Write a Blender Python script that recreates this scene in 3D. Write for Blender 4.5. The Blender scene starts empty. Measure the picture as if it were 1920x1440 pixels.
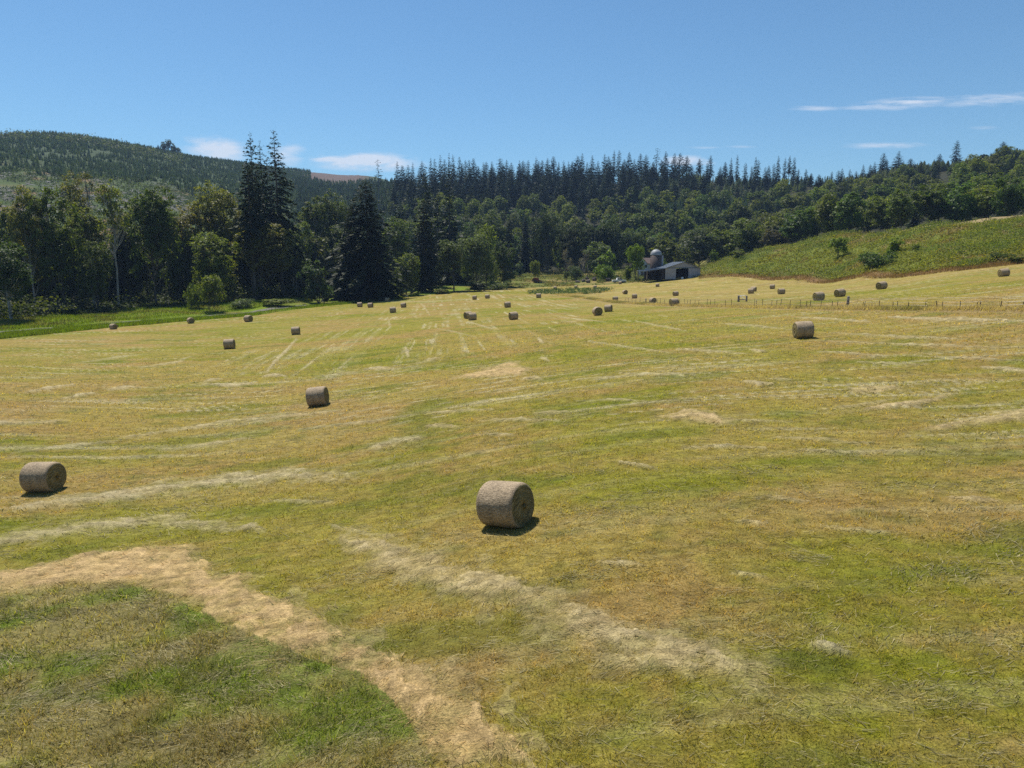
import bpy, math, random
import numpy as np
from mathutils import Vector, Matrix

random.seed(7)
RNG = np.random.default_rng(7)
SC = bpy.context.scene
COL = SC.collection
PI = math.pi

# ------------------------------------------------------------------ camera
F, CX, CY = 1280.0, 960.0, 720.0            # focal length and centre of a 1920x1440 frame
PITCH = math.atan(220.0 / F)                # nose-down pitch of the drone camera
CAMZ = 8.3
cp, sp = math.cos(PITCH), math.sin(PITCH)

def ray(u, y):
    """direction of a picture point, scaled so that the forward component is 1: (a, 1, e)"""
    Yc = F * cp + (CY - y) * sp
    Zc = -F * sp + (CY - y) * cp
    return (u - CX) / Yc, Zc / Yc

cam_d = bpy.data.cameras.new("camera")
cam_d.sensor_width = 36.0
cam_d.lens = 24.0
cam_d.clip_start = 0.1
cam_d.clip_end = 20000.0
cam = bpy.data.objects.new("camera", cam_d)
COL.objects.link(cam)
cam.location = (0, 0, CAMZ)
cam.rotation_euler = (PI / 2 - PITCH, 0, 0)
SC.camera = cam

# ------------------------------------------------------------------ noise
def _hash(ix, iy, seed):
    h = (ix * 374761393 + iy * 668265263 + seed * 1274126177) & 0xFFFFFFFF
    h = ((h ^ (h >> 13)) * 1274126177) & 0xFFFFFFFF
    h = h ^ (h >> 16)
    return (h & 0xFFFF) / 65535.0

def vnoise(x, y, seed=0):
    x = np.asarray(x, float); y = np.asarray(y, float)
    ix = np.floor(x).astype(np.int64); iy = np.floor(y).astype(np.int64)
    fx = x - ix; fy = y - iy
    fx = fx * fx * (3 - 2 * fx); fy = fy * fy * (3 - 2 * fy)
    a = _hash(ix, iy, seed); b = _hash(ix + 1, iy, seed)
    c = _hash(ix, iy + 1, seed); d = _hash(ix + 1, iy + 1, seed)
    return (a * (1 - fx) + b * fx) * (1 - fy) + (c * (1 - fx) + d * fx) * fy

def fbm(x, y, seed=0, octv=4, gain=0.5):
    s = 0.0; amp = 1.0; tot = 0.0
    for k in range(octv):
        s = s + amp * vnoise(x * 2 ** k + 17.3 * k, y * 2 ** k - 9.1 * k, seed + k)
        tot += amp; amp *= gain
    return s / tot

def sstep(a, b, x):
    t = np.clip((x - a) / (b - a), 0, 1)
    return t * t * (3 - 2 * t)

# ------------------------------------------------------------------ terrain
BALE_D, BALE_L = 1.30, 1.20
# (u, base y, apparent height in picture, turn of the axis away from the picture plane, label)
BALES = [
 (952, 989, 86, 33, "largest and nearest round hay bale, its spiral straw end turned right"),
 (85, 923, 57, 36, "big round hay bale near the left end of the stubble field"),
 (598, 762, 37, 14, "lone round bale on the left half of the field above the swath arc"),
 (1506, 635, 33, -16, "lone round bale on the right with its left end and a shadow showing"),
 (431, 655, 19.5, 10, "round bale lowest of the three before the green verge"),
 (555, 628, 15.5, 8, "round bale at the head of a thin straw trail, below two firs"),
 (466, 604, 13, 42, "round bale standing just where the green verge breaks off"),
 (358, 607, 11.5, 68, "grey bale seen end on against the green verge"),
 (213, 618, 11, 48, "grey bale sunk in the long verge grass, farthest left along the road"),
 (675, 576, 9.3, 12, "leftmost of the small bales lined up below the black cedar"),
 (695, 577, 9.4, 20, "second small bale from the left below the black cedar"),
 (737, 587, 11.7, -5, "bale standing in front of the other small bales below the black cedar"),
 (757, 577, 9.6, 14, "rightmost of the small bales below the black cedar, in full sun"),
 (727, 566, 8, 30, "dim bale lying in the shadow of the black cedar"),
 (878, 598, 14, -30, "bale half hidden behind its twin, left one of the touching pair"),
 (886, 601, 15, -14, "front bale of the touching pair in the middle of the field"),
 (963, 600, 15.6, -22, "bale with dark left end, just right of the touching pair"),
 (952, 577, 11.5, -12, "bale beyond the touching pair, alone in mid field"),
 (890, 562, 8.3, 6, "far bale below the pale shrubs, left of two"),
 (914, 560, 8.2, 12, "far bale below the pale shrubs, right of two"),
 (1010, 559, 9.2, 5, "far bale at the tip of the low green weed patch"),
 (1120, 592, 17, 74, "bale seen end on as a full disc before the fence corner"),
 (1141, 585, 14, 16, "bale right behind the disc shaped one before the fence corner"),
 (1264, 574, 15, -24, "bale standing close in front of the wire fence below the shed"),
 (1224, 569, 9, 62, "bale mostly hidden in dry grass behind the fence"),
 (1154, 565, 9, -15, "bale at the left end of the fenced field, nearest the grass corner"),
 (1172, 552, 8.6, 70, "bale seen end on, uppermost of the three behind the fence corner"),
 (1190, 560, 9.3, -12, "bale right of the disc shaped one behind the fence corner"),
 (1267, 555, 9.4, -26, "bale in the fenced field straight below the barn door"),
 (1233, 538, 6.6, 8, "small bale nearest the lean-to side of the shed"),
 (1163, 533, 5.6, 5, "tiny greenish bale at the weed edge below the white pickup"),
 (1116, 541, 5.4, 8, "tiny pale bale below the brown boulders, right of two"),
 (1080, 541, 5.4, 10, "tiny pale bale below the brown boulders, left of two"),
 (1041, 543, 5.2, 5, "tiny pale bale on the far green patch below the red machine"),
 (1408, 551, 8.8, 6, "bale above the wooden gate, front one of an overlapping pair"),
 (1413, 547, 8.4, 18, "bale peeping out behind another above the wooden gate"),
 (1448, 542, 9.0, 6, "bale highest up the field above the wooden gate, below the fern bank"),
 (1465, 552, 9.6, -24, "bale right of the wooden gate with its left end visible"),
 (1535, 564, 17, -30, "large bale behind the fence left of the thick wooden post"),
 (1575, 557, 16, -38, "large bale behind the fence just above the thick wooden post"),
 (1653, 543, 15.5, -42, "bale on the sloping upper field right of the thick wooden post"),
 (1882, 519, 14.5, -26, "bale high on the upper field near the right end"),
]

ctrl = []
for (u, yb, bh, th, lab) in BALES:
    d = F * BALE_D / bh                       # distance along the optical axis
    a, e = ray(u, yb - bh / 2)
    # forward distance
    Y = d * (F * cp + (CY - (yb - bh / 2)) * sp) / F
    a2, e2 = ray(u, yb)
    w = 1.0 if bh > 14 else 0.45
    ctrl.append((a2, Y, CAMZ + e2 * Y, w))
ctrl += [(-0.74, 12, -0.3, .6), (0.0, 9, 0.8, .6), (0.7, 10, 1.3, .6), (0.74, 30, 2.6, .5), (0.74, 60, 4.6, .5),
         (-0.74, 60, -2.0, .5), (-0.74, 100, -2.3, .6), (-0.4, 130, -2.2, .5), (-1.3, 30, -2.2, .5), (1.3, 30, 4.5, .5),
         (-1.3, 100, -2.6, .5), (1.3, 100, 10.5, .5), (0.0, 3, .6, .5), (-1.3, 4, .2, .5), (1.3, 4, 1, .5)]
ctrl = np.array(ctrl)
def _gpk(A, B):
    dx = (A[:, None, 0] - B[None, :, 0]) / 0.42
    dy = (np.log(A[:, None, 1]) - np.log(B[None, :, 1])) / 0.85
    return np.exp(-0.5 * (dx * dx + dy * dy))
_W = ctrl[:, 3]
_base = lambda a, Y: -0.4 + 2.5 * a
_res = ctrl[:, 2] - _base(ctrl[:, 0], ctrl[:, 1])
_K = _gpk(ctrl, ctrl) * 4.0 + np.diag(0.10 / _W ** 2)
_al = np.linalg.solve(_K, _res)
def z_field(a, Y):
    P = np.stack([np.ravel(a), np.log(np.ravel(Y)) * 0 + np.ravel(Y)], 1)
    out = np.empty(len(P))
    for i in range(0, len(P), 20000):
        out[i:i + 20000] = _gpk(P[i:i + 20000], ctrl) @ _al * 4.0
    return (out + _base(P[:, 0], P[:, 1])).reshape(np.shape(a))

# columns of the land beyond the hay field: picture column, field edge row, then (distance, row) pairs
COLS = [
 (-700, 705, [(28, 694), (38, 683), (52, 668), (90, 640), (200, 520), (330, 420), (520, 330), (700, 300), (950, 268), (1500, 300)]),
 (-300, 668, [(16, 655), (22, 645), (50, 620), (90, 597), (180, 500), (300, 410), (430, 335), (650, 295), (900, 262), (1500, 300)]),
 (0, 634, [(10, 626), (17, 620), (48, 598), (80, 588), (170, 505), (260, 430), (380, 330), (540, 292), (800, 258), (1400, 300)]),
 (100, 624, [(10, 617), (17, 612), (52, 584), (85, 575), (170, 500), (260, 430), (380, 335), (540, 296), (800, 250), (1400, 300)]),
 (200, 614, [(10, 609), (16, 605), (50, 577), (80, 570), (160, 500), (260, 430), (360, 352), (530, 305), (790, 262), (1400, 300)]),
 (330, 603, [(9, 600), (15, 597), (40, 573), (70, 568), (150, 500), (250, 440), (380, 360), (600, 316), (800, 284), (1400, 310)]),
 (365, 600, [(9, 597), (15, 593), (38, 571), (70, 566), (150, 500), (250, 440), (400, 370), (640, 320), (850, 295), (1400, 310)]),
 (460, 593, [(8, 590), (14, 585), (32, 566), (60, 561), (130, 505), (250, 450), (400, 385), (650, 336), (900, 308), (1400, 320)]),
 (560, 580, [(8, 575), (14, 570), (28, 562), (60, 556), (130, 510), (250, 460), (400, 400), (700, 344), (950, 323), (1400, 324)]),
 (650, 571, [(7, 568), (14, 564), (28, 560), (60, 552), (130, 512), (250, 470), (400, 420), (700, 360), (1100, 329), (1500, 340)]),
 (720, 563, [(7, 560), (14, 557), (28, 552), (60, 545), (130, 510), (250, 455), (330, 410), (480, 362), (600, 350), (1300, 332), (1700, 350)]),
 (820, 551, [(7, 548), (14, 545), (28, 541), (60, 530), (110, 505), (190, 455), (300, 400), (390, 362), (480, 352), (700, 375), (1500, 420)]),
 (960, 541, [(10, 538), (30, 528), (70, 516), (110, 508), (170, 480), (240, 425), (350, 380), (420, 356), (500, 350), (700, 375), (1500, 420)]),
 (1040, 538, [(10, 536), (30, 528), (70, 515), (110, 508), (170, 480), (240, 425), (350, 378), (420, 354), (500, 348), (700, 375), (1500, 420)]),
 (1100, 536, [(10, 534), (30, 526), (70, 513), (110, 507), (170, 475), (240, 420), (350, 375), (420, 352), (500, 346), (700, 375), (1500, 420)]),
 (1200, 530, [(8, 527), (28, 517), (60, 508), (100, 503), (160, 470), (230, 415), (330, 375), (400, 348), (480, 340), (700, 370), (1500, 420)]),
 (1290, 523, [(6, 522), (20, 519), (60, 503), (100, 492), (160, 460), (230, 415), (330, 375), (400, 345), (480, 337), (700, 370), (1500, 420)]),
 (1345, 522, [(8, 517), (30, 496), (45, 490), (80, 489), (150, 455), (220, 420), (320, 378), (380, 350), (450, 340), (700, 375), (1500, 420)]),
 (1450, 528, [(8, 523), (30, 495), (50, 466), (58, 463), (100, 466), (180, 440), (260, 405), (340, 370), (420, 350), (700, 390), (1500, 430)]),
 (1560, 534, [(8, 529), (35, 480), (60, 442), (68, 439), (110, 450), (180, 430), (270, 395), (360, 362), (430, 350), (700, 390), (1500, 430)]),
 (1700, 520, [(8, 515), (35, 465), (62, 428), (70, 425), (110, 437), (180, 415), (270, 380), (360, 340), (450, 318), (700, 360), (1500, 420)]),
 (1800, 506, [(8, 501), (35, 450), (62, 416), (70, 413), (110, 424), (180, 400), (270, 360), (360, 325), (450, 308), (700, 350), (1500, 420)]),
 (1920, 494, [(8, 489), (35, 440), (62, 406), (70, 403), (110, 413), (180, 385), (270, 345), (360, 312), (450, 295), (700, 340), (1500, 420)]),
 (2250, 465, [(8, 460), (35, 415), (62, 380), (70, 377), (110, 385), (180, 360), (270, 320), (360, 290), (450, 275), (700, 320), (1500, 420)]),
 (2700, 440, [(8, 435), (35, 400), (62, 370), (70, 367), (110, 375), (180, 350), (270, 310), (360, 285), (450, 270), (700, 320), (1500, 420)]),
]
# offsets in the pairs above are metres beyond the field edge
NA, NY = 640, 760
A_T = np.linspace(-1.5, 1.5, NA)
LY_T = np.linspace(math.log(1.0), math.log(3500.0), NY)
Y_T = np.exp(LY_T)
CA, CEDGE, CZ = [], [], []
EDGE_CAP = {1040: 262, 1100: 262, 1200: 256, 1290: 247, 1345: 236, 1450: 200, 1560: 172, 1700: 142, 1800: 130, 1920: 128, 2250: 120, 2700: 110}
for (u, ye, pairs) in COLS:
    a, e = ray(u, ye)
    Ys = np.linspace(20, 320, 1500)
    diff = (CAMZ + e * Ys) - z_field(np.full_like(Ys, a), Ys)
    k = np.argmax(diff <= 0) if np.any(diff <= 0) else len(Ys) - 1
    Ye = Ys[k]
    if u in EDGE_CAP: Ye = EDGE_CAP[u]
    if 560 <= u <= 960: Ye = min(Ye, np.interp(u, [560, 960], [190, 250]))
    YY = [Ye]; ZZ = [CAMZ + e * Ye]
    for (dd, yy) in pairs:
        aa, ee = ray(u, yy)
        Yp = Ye + dd
        YY.append(Yp); ZZ.append(CAMZ + ee * Yp)
    YY.append(3600); ZZ.append(ZZ[-1] - 30)
    CA.append(ray(u, 500)[0]); CEDGE.append(Ye)
    pre = np.array([Ye * f for f in (0.05, .1, .2, .3, .4, .5, .6, .7, .78, .86)])
    zpre = z_field(np.full_like(pre, a), pre)
    # ease the field surface into the edge height
    dz = ZZ[0] - z_field(np.array([a]), np.array([Ye]))[0]
    zpre = zpre + dz * (pre / Ye) ** 3
    allY = np.concatenate([[1.0], pre, YY]); allZ = np.concatenate([[zpre[0]], zpre, ZZ])
    zcol = np.interp(LY_T, np.log(allY), allZ)
    # inside the field use the fitted surface itself
    inside = Y_T < Ye
    zf = z_field(np.full(inside.sum(), a), Y_T[inside]) + dz * (Y_T[inside] / Ye) ** 3
    zcol[inside] = zf
    CZ.append(zcol)
CA = np.array(CA); CEDGE = np.array(CEDGE); CZ = np.array(CZ)
print("edges", [(c[0], round(float(e), 1)) for c, e in zip(COLS, CEDGE)])
ZT = np.empty((NA, NY))
for j in range(NY):
    ZT[:, j] = np.interp(A_T, CA, CZ[:, j])
def _smooth(Z, axis, n):
    k = np.hanning(n + 2)[1:-1]; k /= k.sum()
    pad = [(0, 0), (0, 0)]; pad[axis] = (n // 2, n // 2)
    P = np.pad(Z, pad, mode='edge')
    return np.apply_along_axis(lambda v: np.convolve(v, k, mode='valid'), axis, P)
ZT = _smooth(_smooth(ZT, 0, 21), 1, 7)

def edge_Y(a):
    return np.interp(a, CA, CEDGE)

def _aY(x, y):
    r = np.hypot(x, y); th = np.arctan2(x, y)
    thc = np.clip(th, -0.93, 0.93)
    Y = np.maximum(r * np.cos(thc), 1.0)
    return np.tan(thc), Y

def ground_z(x, y):
    x = np.asarray(x, float); y = np.asarray(y, float)
    a, Y = _aY(x, y)
    fi = np.clip((a - A_T[0]) / (A_T[1] - A_T[0]), 0, NA - 1.001)
    fj = np.clip((np.log(Y) - LY_T[0]) / (LY_T[1] - LY_T[0]), 0, NY - 1.001)
    i = fi.astype(int); j = fj.astype(int); s = fi - i; t = fj - j
    z = (ZT[i, j] * (1 - s) + ZT[i + 1, j] * s) * (1 - t) + (ZT[i, j + 1] * (1 - s) + ZT[i + 1, j + 1] * s) * t
    rel = Y / np.maximum(edge_Y(a), 1)
    rough = sstep(1.0, 1.25, rel)
    z = z + (fbm(x / 9, y / 9, 31, 3) - 0.5) * (0.05 + 1.4 * rough)
    z = z + (fbm(x / 60, y / 60, 41, 3) - 0.5) * 9.0 * sstep(1.6, 3.0, rel)
    z = z + (fbm(x / 1.7, y / 1.7, 57, 3) - 0.5) * 0.10 * (1 - rough)
    return z

def gz(x, y):
    return float(ground_z(np.array([x]), np.array([y]))[0])

def hit(u, y, Y0=6.0, Y1=1600.0):
    a, e = ray(u, y)
    Ys = np.exp(np.linspace(math.log(Y0), math.log(Y1), 4000))
    d = CAMZ + e * Ys - ground_z(a * Ys, Ys)
    k = int(np.argmax(d <= 0)) if np.any(d <= 0) else len(Ys) - 1
    Y = Ys[k]
    return a * Y, Y, gz(a * Y, Y)

# ------------------------------------------------------------------ mesh helpers
def make_mesh(name, V, face_groups, mats=(), smooth=False, attrs=None):
    """face_groups: list of (array (M,k) of vertex indices, material index)"""
    me = bpy.data.meshes.new(name)
    V = np.asarray(V, np.float32)
    me.vertices.add(len(V)); me.vertices.foreach_set("co", V.ravel())
    loops, starts, mi, n = [], [], [], 0
    for (Fc, m) in face_groups:
        Fc = np.asarray(Fc, np.int32)
        if len(Fc) == 0: continue
        k = Fc.shape[1]
        loops.append(Fc.ravel()); starts.append(n + np.arange(len(Fc)) * k); mi.append(np.full(len(Fc), m, np.int32))
        n += Fc.size
    loops = np.concatenate(loops).astype(np.int32); starts = np.concatenate(starts).astype(np.int32); mi = np.concatenate(mi)
    me.loops.add(len(loops)); me.loops.foreach_set("vertex_index", loops)
    me.polygons.add(len(starts)); me.polygons.foreach_set("loop_start", starts)
    me.polygons.foreach_set("material_index", mi)
    if smooth:
        me.polygons.foreach_set("use_smooth", np.ones(len(starts), bool))
    for m in mats: me.materials.append(m)
    if attrs:
        for an, (typ, data) in attrs.items():
            at = me.attributes.new(an, typ, 'POINT')
            if typ == 'FLOAT_COLOR':
                at.data.foreach_set("color", np.asarray(data, np.float32).ravel())
            else:
                at.data.foreach_set("value", np.asarray(data, np.float32).ravel())
    me.update(calc_edges=True)
    return me

def link(name, me, parent=None, loc=(0, 0, 0)):
    o = bpy.data.objects.new(name, me)
    COL.objects.link(o)
    if parent: o.parent = parent
    o.location = loc
    return o

def tag(o, label=None, cat=None, group=None, kind=None):
    if label: o["label"] = label
    if cat: o["category"] = cat
    if group: o["group"] = group
    if kind: o["kind"] = kind
    return o

class MB:
    """collects boxes, prisms, tubes; build() links them as one mesh object"""
    def __init__(s): s.V = []; s.Q = []; s.T = []; s.N = []; s.mq = []
    def add(s, verts, faces):
        b = len(s.V); s.V += [tuple(v) for v in verts]
        for f in faces: s.N.append([b + i for i in f])
        return s
    def box(s, x0, x1, y0, y1, z0, z1):
        v = [(x0, y0, z0), (x1, y0, z0), (x1, y1, z0), (x0, y1, z0), (x0, y0, z1), (x1, y0, z1), (x1, y1, z1), (x0, y1, z1)]
        return s.add(v, [(0, 3, 2, 1), (4, 5, 6, 7), (0, 1, 5, 4), (1, 2, 6, 5), (2, 3, 7, 6), (3, 0, 4, 7)])
    def prism(s, poly, y0, y1):
        """polygon in xz extruded along y"""
        n = len(poly)
        v = [(p[0], y0, p[1]) for p in poly] + [(p[0], y1, p[1]) for p in poly]
        f = [tuple(range(n)), tuple(range(2 * n - 1, n - 1, -1))]
        f += [((i + 1) % n, i, n + i, n + (i + 1) % n) for i in range(n)]
        return s.add(v, f)
    def tube(s, pts, rad, n=8):
        pts = [Vector(p) for p in pts]
        if not hasattr(rad, '__len__'): rad = [rad] * len(pts)
        b = len(s.V)
        for i, p in enumerate(pts):
            d = (pts[min(i + 1, len(pts) - 1)] - pts[max(i - 1, 0)]).normalized()
            ax = Vector((0, 0, 1)) if abs(d.z) < .9 else Vector((1, 0, 0))
            e1 = d.cross(ax).normalized(); e2 = d.cross(e1)
            for k in range(n):
                t = 2 * PI * k / n
                s.V.append(tuple(p + (e1 * math.cos(t) + e2 * math.sin(t)) * rad[i]))
        for i in range(len(pts) - 1):
            for k in range(n):
                s.N.append([b + i * n + k, b + i * n + (k + 1) % n, b + (i + 1) * n + (k + 1) % n, b + (i + 1) * n + k])
        s.N.append([b + k for k in range(n)][::-1]); s.N.append([b + (len(pts) - 1) * n + k for k in range(n)])
        return s
    def mesh(s, name, mat, smooth=False):
        me = bpy.data.meshes.new(name)
        me.from_pydata(s.V, [], s.N)
        me.materials.append(mat)
        if smooth: me.polygons.foreach_set("use_smooth", np.ones(len(me.polygons), bool))
        me.update()
        return me
    def build(s, name, mat, parent=None, smooth=False):
        return link(name, s.mesh(name, mat, smooth), parent)

def empty(name, loc, rz=0.0):
    o = bpy.data.objects.new(name, None); COL.objects.link(o)
    o.location = loc; o.rotation_euler = (0, 0, rz); o.empty_display_size = 0.5
    return o

# ------------------------------------------------------------------ materials
def newmat(name):
    m = bpy.data.materials.new(name); m.use_nodes = True
    nt = m.node_tree; nt.nodes.clear()
    return m, nt, nt.nodes, nt.links

def N(nodes, typ, **kw):
    n = nodes.new(typ)
    for k, v in kw.items():
        if k.startswith('i_'): n.inputs[k[2:].replace('_', ' ')].default_value = v
        else: setattr(n, k, v)
    return n

def simple_mat(name, col, rough=0.7, metal=0.0, var=0.25, scale=3.0, bump=0.0, spec=0.3, stretch=(1, 1, 1)):
    m, nt, nd, lk = newmat(name)
    out = N(nd, 'ShaderNodeOutputMaterial'); b = N(nd, 'ShaderNodeBsdfPrincipled')
    b.inputs['Roughness'].default_value = rough; b.inputs['Metallic'].default_value = metal
    b.inputs['Specular IOR Level'].default_value = spec
    tc = N(nd, 'ShaderNodeTexCoord'); mp = N(nd, 'ShaderNodeMapping'); mp.inputs['Scale'].default_value = stretch
    nz = N(nd, 'ShaderNodeTexNoise'); nz.inputs['Scale'].default_value = scale; nz.inputs['Detail'].default_value = 6
    lk.new(tc.outputs['Object'], mp.inputs['Vector']); lk.new(mp.outputs['Vector'], nz.inputs['Vector'])
    mr = N(nd, 'ShaderNodeMapRange'); mr.inputs['From Min'].default_value = .3; mr.inputs['From Max'].default_value = .7
    mr.inputs['To Min'].default_value = 1 - var; mr.inputs['To Max'].default_value = 1 + var
    lk.new(nz.outputs['Fac'], mr.inputs['Value'])
    mul = N(nd, 'ShaderNodeMix', data_type='RGBA', blend_type='MULTIPLY'); mul.inputs['Factor'].default_value = 1
    mul.inputs['A'].default_value = (*col, 1); lk.new(mr.outputs['Result'], mul.inputs['B'])
    lk.new(mul.outputs['Result'], b.inputs['Base Color'])
    if bump:
        bp = N(nd, 'ShaderNodeBump'); bp.inputs['Strength'].default_value = 1; bp.inputs['Distance'].default_value = bump
        lk.new(nz.outputs['Fac'], bp.inputs['Height']); lk.new(bp.outputs['Normal'], b.inputs['Normal'])
    lk.new(b.outputs['BSDF'], out.inputs['Surface'])
    return m

def foliage_mat(name, trans=0.35, rough=0.55, spec=0.25, use_obj=True, attr=None, tvar=0.35):
    """leaves: object colour times a per-leaf variation, part of the light passes through"""
    m, nt, nd, lk = newmat(name)
    out = N(nd, 'ShaderNodeOutputMaterial'); b = N(nd, 'ShaderNodeBsdfPrincipled'); t = N(nd, 'ShaderNodeBsdfTranslucent')
    b.inputs['Roughness'].default_value = rough; b.inputs['Specular IOR Level'].default_value = spec
    mix = N(nd, 'ShaderNodeMixShader'); mix.inputs['Fac'].default_value = trans
    at = N(nd, 'ShaderNodeAttribute', attribute_name='var')
    if use_obj:
        oi = N(nd, 'ShaderNodeObjectInfo'); base = oi.outputs['Color']
    else:
        ca = N(nd, 'ShaderNodeAttribute', attribute_name='col'); base = ca.outputs['Color']
    mr = N(nd, 'ShaderNodeMapRange'); mr.inputs['To Min'].default_value = 1 - tvar; mr.inputs['To Max'].default_value = 1 + tvar
    lk.new(at.outputs['Fac'], mr.inputs['Value'])
    mul = N(nd, 'ShaderNodeMix', data_type='RGBA', blend_type='MULTIPLY'); mul.inputs['Factor'].default_value = 1
    lk.new(base, mul.inputs['A']); lk.new(mr.outputs['Result'], mul.inputs['B'])
    # warmer towards one end of the variation
    hue = N(nd, 'ShaderNodeMix', data_type='RGBA', blend_type='MULTIPLY')
    hue.inputs['B'].default_value = (1.35, 1.05, 0.6, 1)
    mr2 = N(nd, 'ShaderNodeMapRange'); mr2.inputs['From Min'].default_value = .55; mr2.inputs['To Max'].default_value = .8
    lk.new(at.outputs['Fac'], mr2.inputs['Value']); lk.new(mr2.outputs['Result'], hue.inputs['Factor'])
    lk.new(mul.outputs['Result'], hue.inputs['A'])
    lk.new(hue.outputs['Result'], b.inputs['Base Color'])
    tm = N(nd, 'ShaderNodeMix', data_type='RGBA', blend_type='MULTIPLY'); tm.inputs['Factor'].default_value = 1
    tm.inputs['B'].default_value = (1.25, 1.35, 0.55, 1)
    lk.new(hue.outputs['Result'], tm.inputs['A']); lk.new(tm.outputs['Result'], t.inputs['Color'])
    lk.new(b.outputs['BSDF'], mix.inputs[1]); lk.new(t.outputs['BSDF'], mix.inputs[2])
    lk.new(mix.outputs['Shader'], out.inputs['Surface'])
    return m

M = {}
M['leaf'] = foliage_mat('broadleaf', 0.48, 0.5, 0.2)
M['needle'] = foliage_mat('needles', 0.22, 0.6, 0.15, tvar=0.35)
M['cover'] = foliage_mat('ground_cover', 0.42, 0.6, 0.2, use_obj=False)
M['blade'] = foliage_mat('grass_blade', 0.5, 0.6, 0.1, use_obj=False, tvar=0.3)
M['bark'] = simple_mat('bark', (0.10, 0.085, 0.07), 0.9, var=0.4, scale=1.2, bump=0.03, stretch=(3, 3, .6))
M['bark_pale'] = simple_mat('pale_bark', (0.33, 0.30, 0.26), 0.9, var=0.4, scale=1.0, bump=0.03, stretch=(3, 3, .8))
M['dead'] = simple_mat('dead_wood', (0.20, 0.18, 0.165), 0.9, var=0.3, scale=1.5)
M['wood_grey'] = simple_mat('weathered_wood', (0.20, 0.17, 0.15), 0.85, var=0.35, scale=4, bump=0.01, stretch=(5, 5, 1))
M['steel_post'] = simple_mat('rusty_steel', (0.15, 0.12, 0.10), 0.7, 0.1, var=0.3, scale=8)
M['wire'] = simple_mat('galvanised_wire', (0.16, 0.15, 0.14), 0.5, 0.6, var=0.1)
M['tin_wall'] = simple_mat('pale_sheet_wall', (0.33, 0.33, 0.365), 0.55, 0.0, var=0.10, scale=.8, stretch=(4, 4, .4))
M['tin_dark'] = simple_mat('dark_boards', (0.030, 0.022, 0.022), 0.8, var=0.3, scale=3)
M['tin_roof'] = simple_mat('blue_grey_roof_sheet', (0.135, 0.165, 0.205), 0.65, 0.0, var=0.12, scale=.6)
M['dome'] = simple_mat('galvanised_dome', (0.27, 0.28, 0.295), 0.6, 0.1, var=0.12, scale=1.0)
M['stave'] = simple_mat('silo_staves', (0.078, 0.058, 0.052), 0.8, var=0.3, scale=1.4, stretch=(4, 4, 1))
M['house_wall'] = simple_mat('white_painted_boards', (0.5, 0.54, 0.6), 0.7, var=0.08)
M['house_roof'] = simple_mat('brown_shingles', (0.20, 0.14, 0.12), 0.85, var=0.25, scale=3)
M['glass'] = simple_mat('dark_window_glass', (0.02, 0.025, 0.03), 0.1, var=0.0, spec=0.6)
M['white_paint'] = simple_mat('white_car_paint', (0.70, 0.71, 0.72), 0.35, var=0.05, spec=0.5)
M['rubber'] = simple_mat('tyre_rubber', (0.03, 0.03, 0.03), 0.85, var=0.2)
M['red_paint'] = simple_mat('faded_red_paint', (0.20, 0.045, 0.035), 0.65, var=0.4, scale=2)
M['rust'] = simple_mat('rust', (0.11, 0.06, 0.04), 0.85, var=0.4, scale=4)
M['rock'] = simple_mat('brown_boulder', (0.12, 0.095, 0.08), 0.9, var=0.45, scale=1.5, bump=0.05)
M['rock_pale'] = simple_mat('pale_boulder', (0.55, 0.53, 0.5), 0.85, var=0.2, scale=3, bump=0.02)
M['gravel'] = simple_mat('gravel', (0.15, 0.135, 0.115), 0.95, var=0.3, scale=2.5, bump=0.02)
M['log'] = simple_mat('bleached_log', (0.36, 0.33, 0.34), 0.9, var=0.4, scale=.4)

# ------------------------------------------------------------------ colour zones of the land
def px_poly(pts, t):
    """band around a picture polyline, or the polygon itself when t is None, put on the ground"""
    if t is None:
        q = pts
    else:
        P = [Vector(p[:2]) for p in pts]; L, R = [], []
        for i, p in enumerate(P):
            d = (P[min(i + 1, len(P) - 1)] - P[max(i - 1, 0)]).normalized()
            n = Vector((-d.y, d.x)); w = t * (0.35 if i in (0, len(P) - 1) else 1.0)
            L.append(p + n * w); R.append(p - n * w)
        q = [tuple(v) for v in L] + [tuple(v) for v in reversed(R)]
    return np.array([hit(u, y)[:2] for (u, y) in q])

def in_poly(x, y, P):
    inside = np.zeros(x.shape, bool)
    n = len(P); j = n - 1
    for i in range(n):
        xi, yi = P[i]; xj, yj = P[j]
        c = ((yi > y) != (yj > y)) & (x < (xj - xi) * (y - yi) / (yj - yi + 1e-12) + xi)
        inside ^= c; j = i
    return inside

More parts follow.
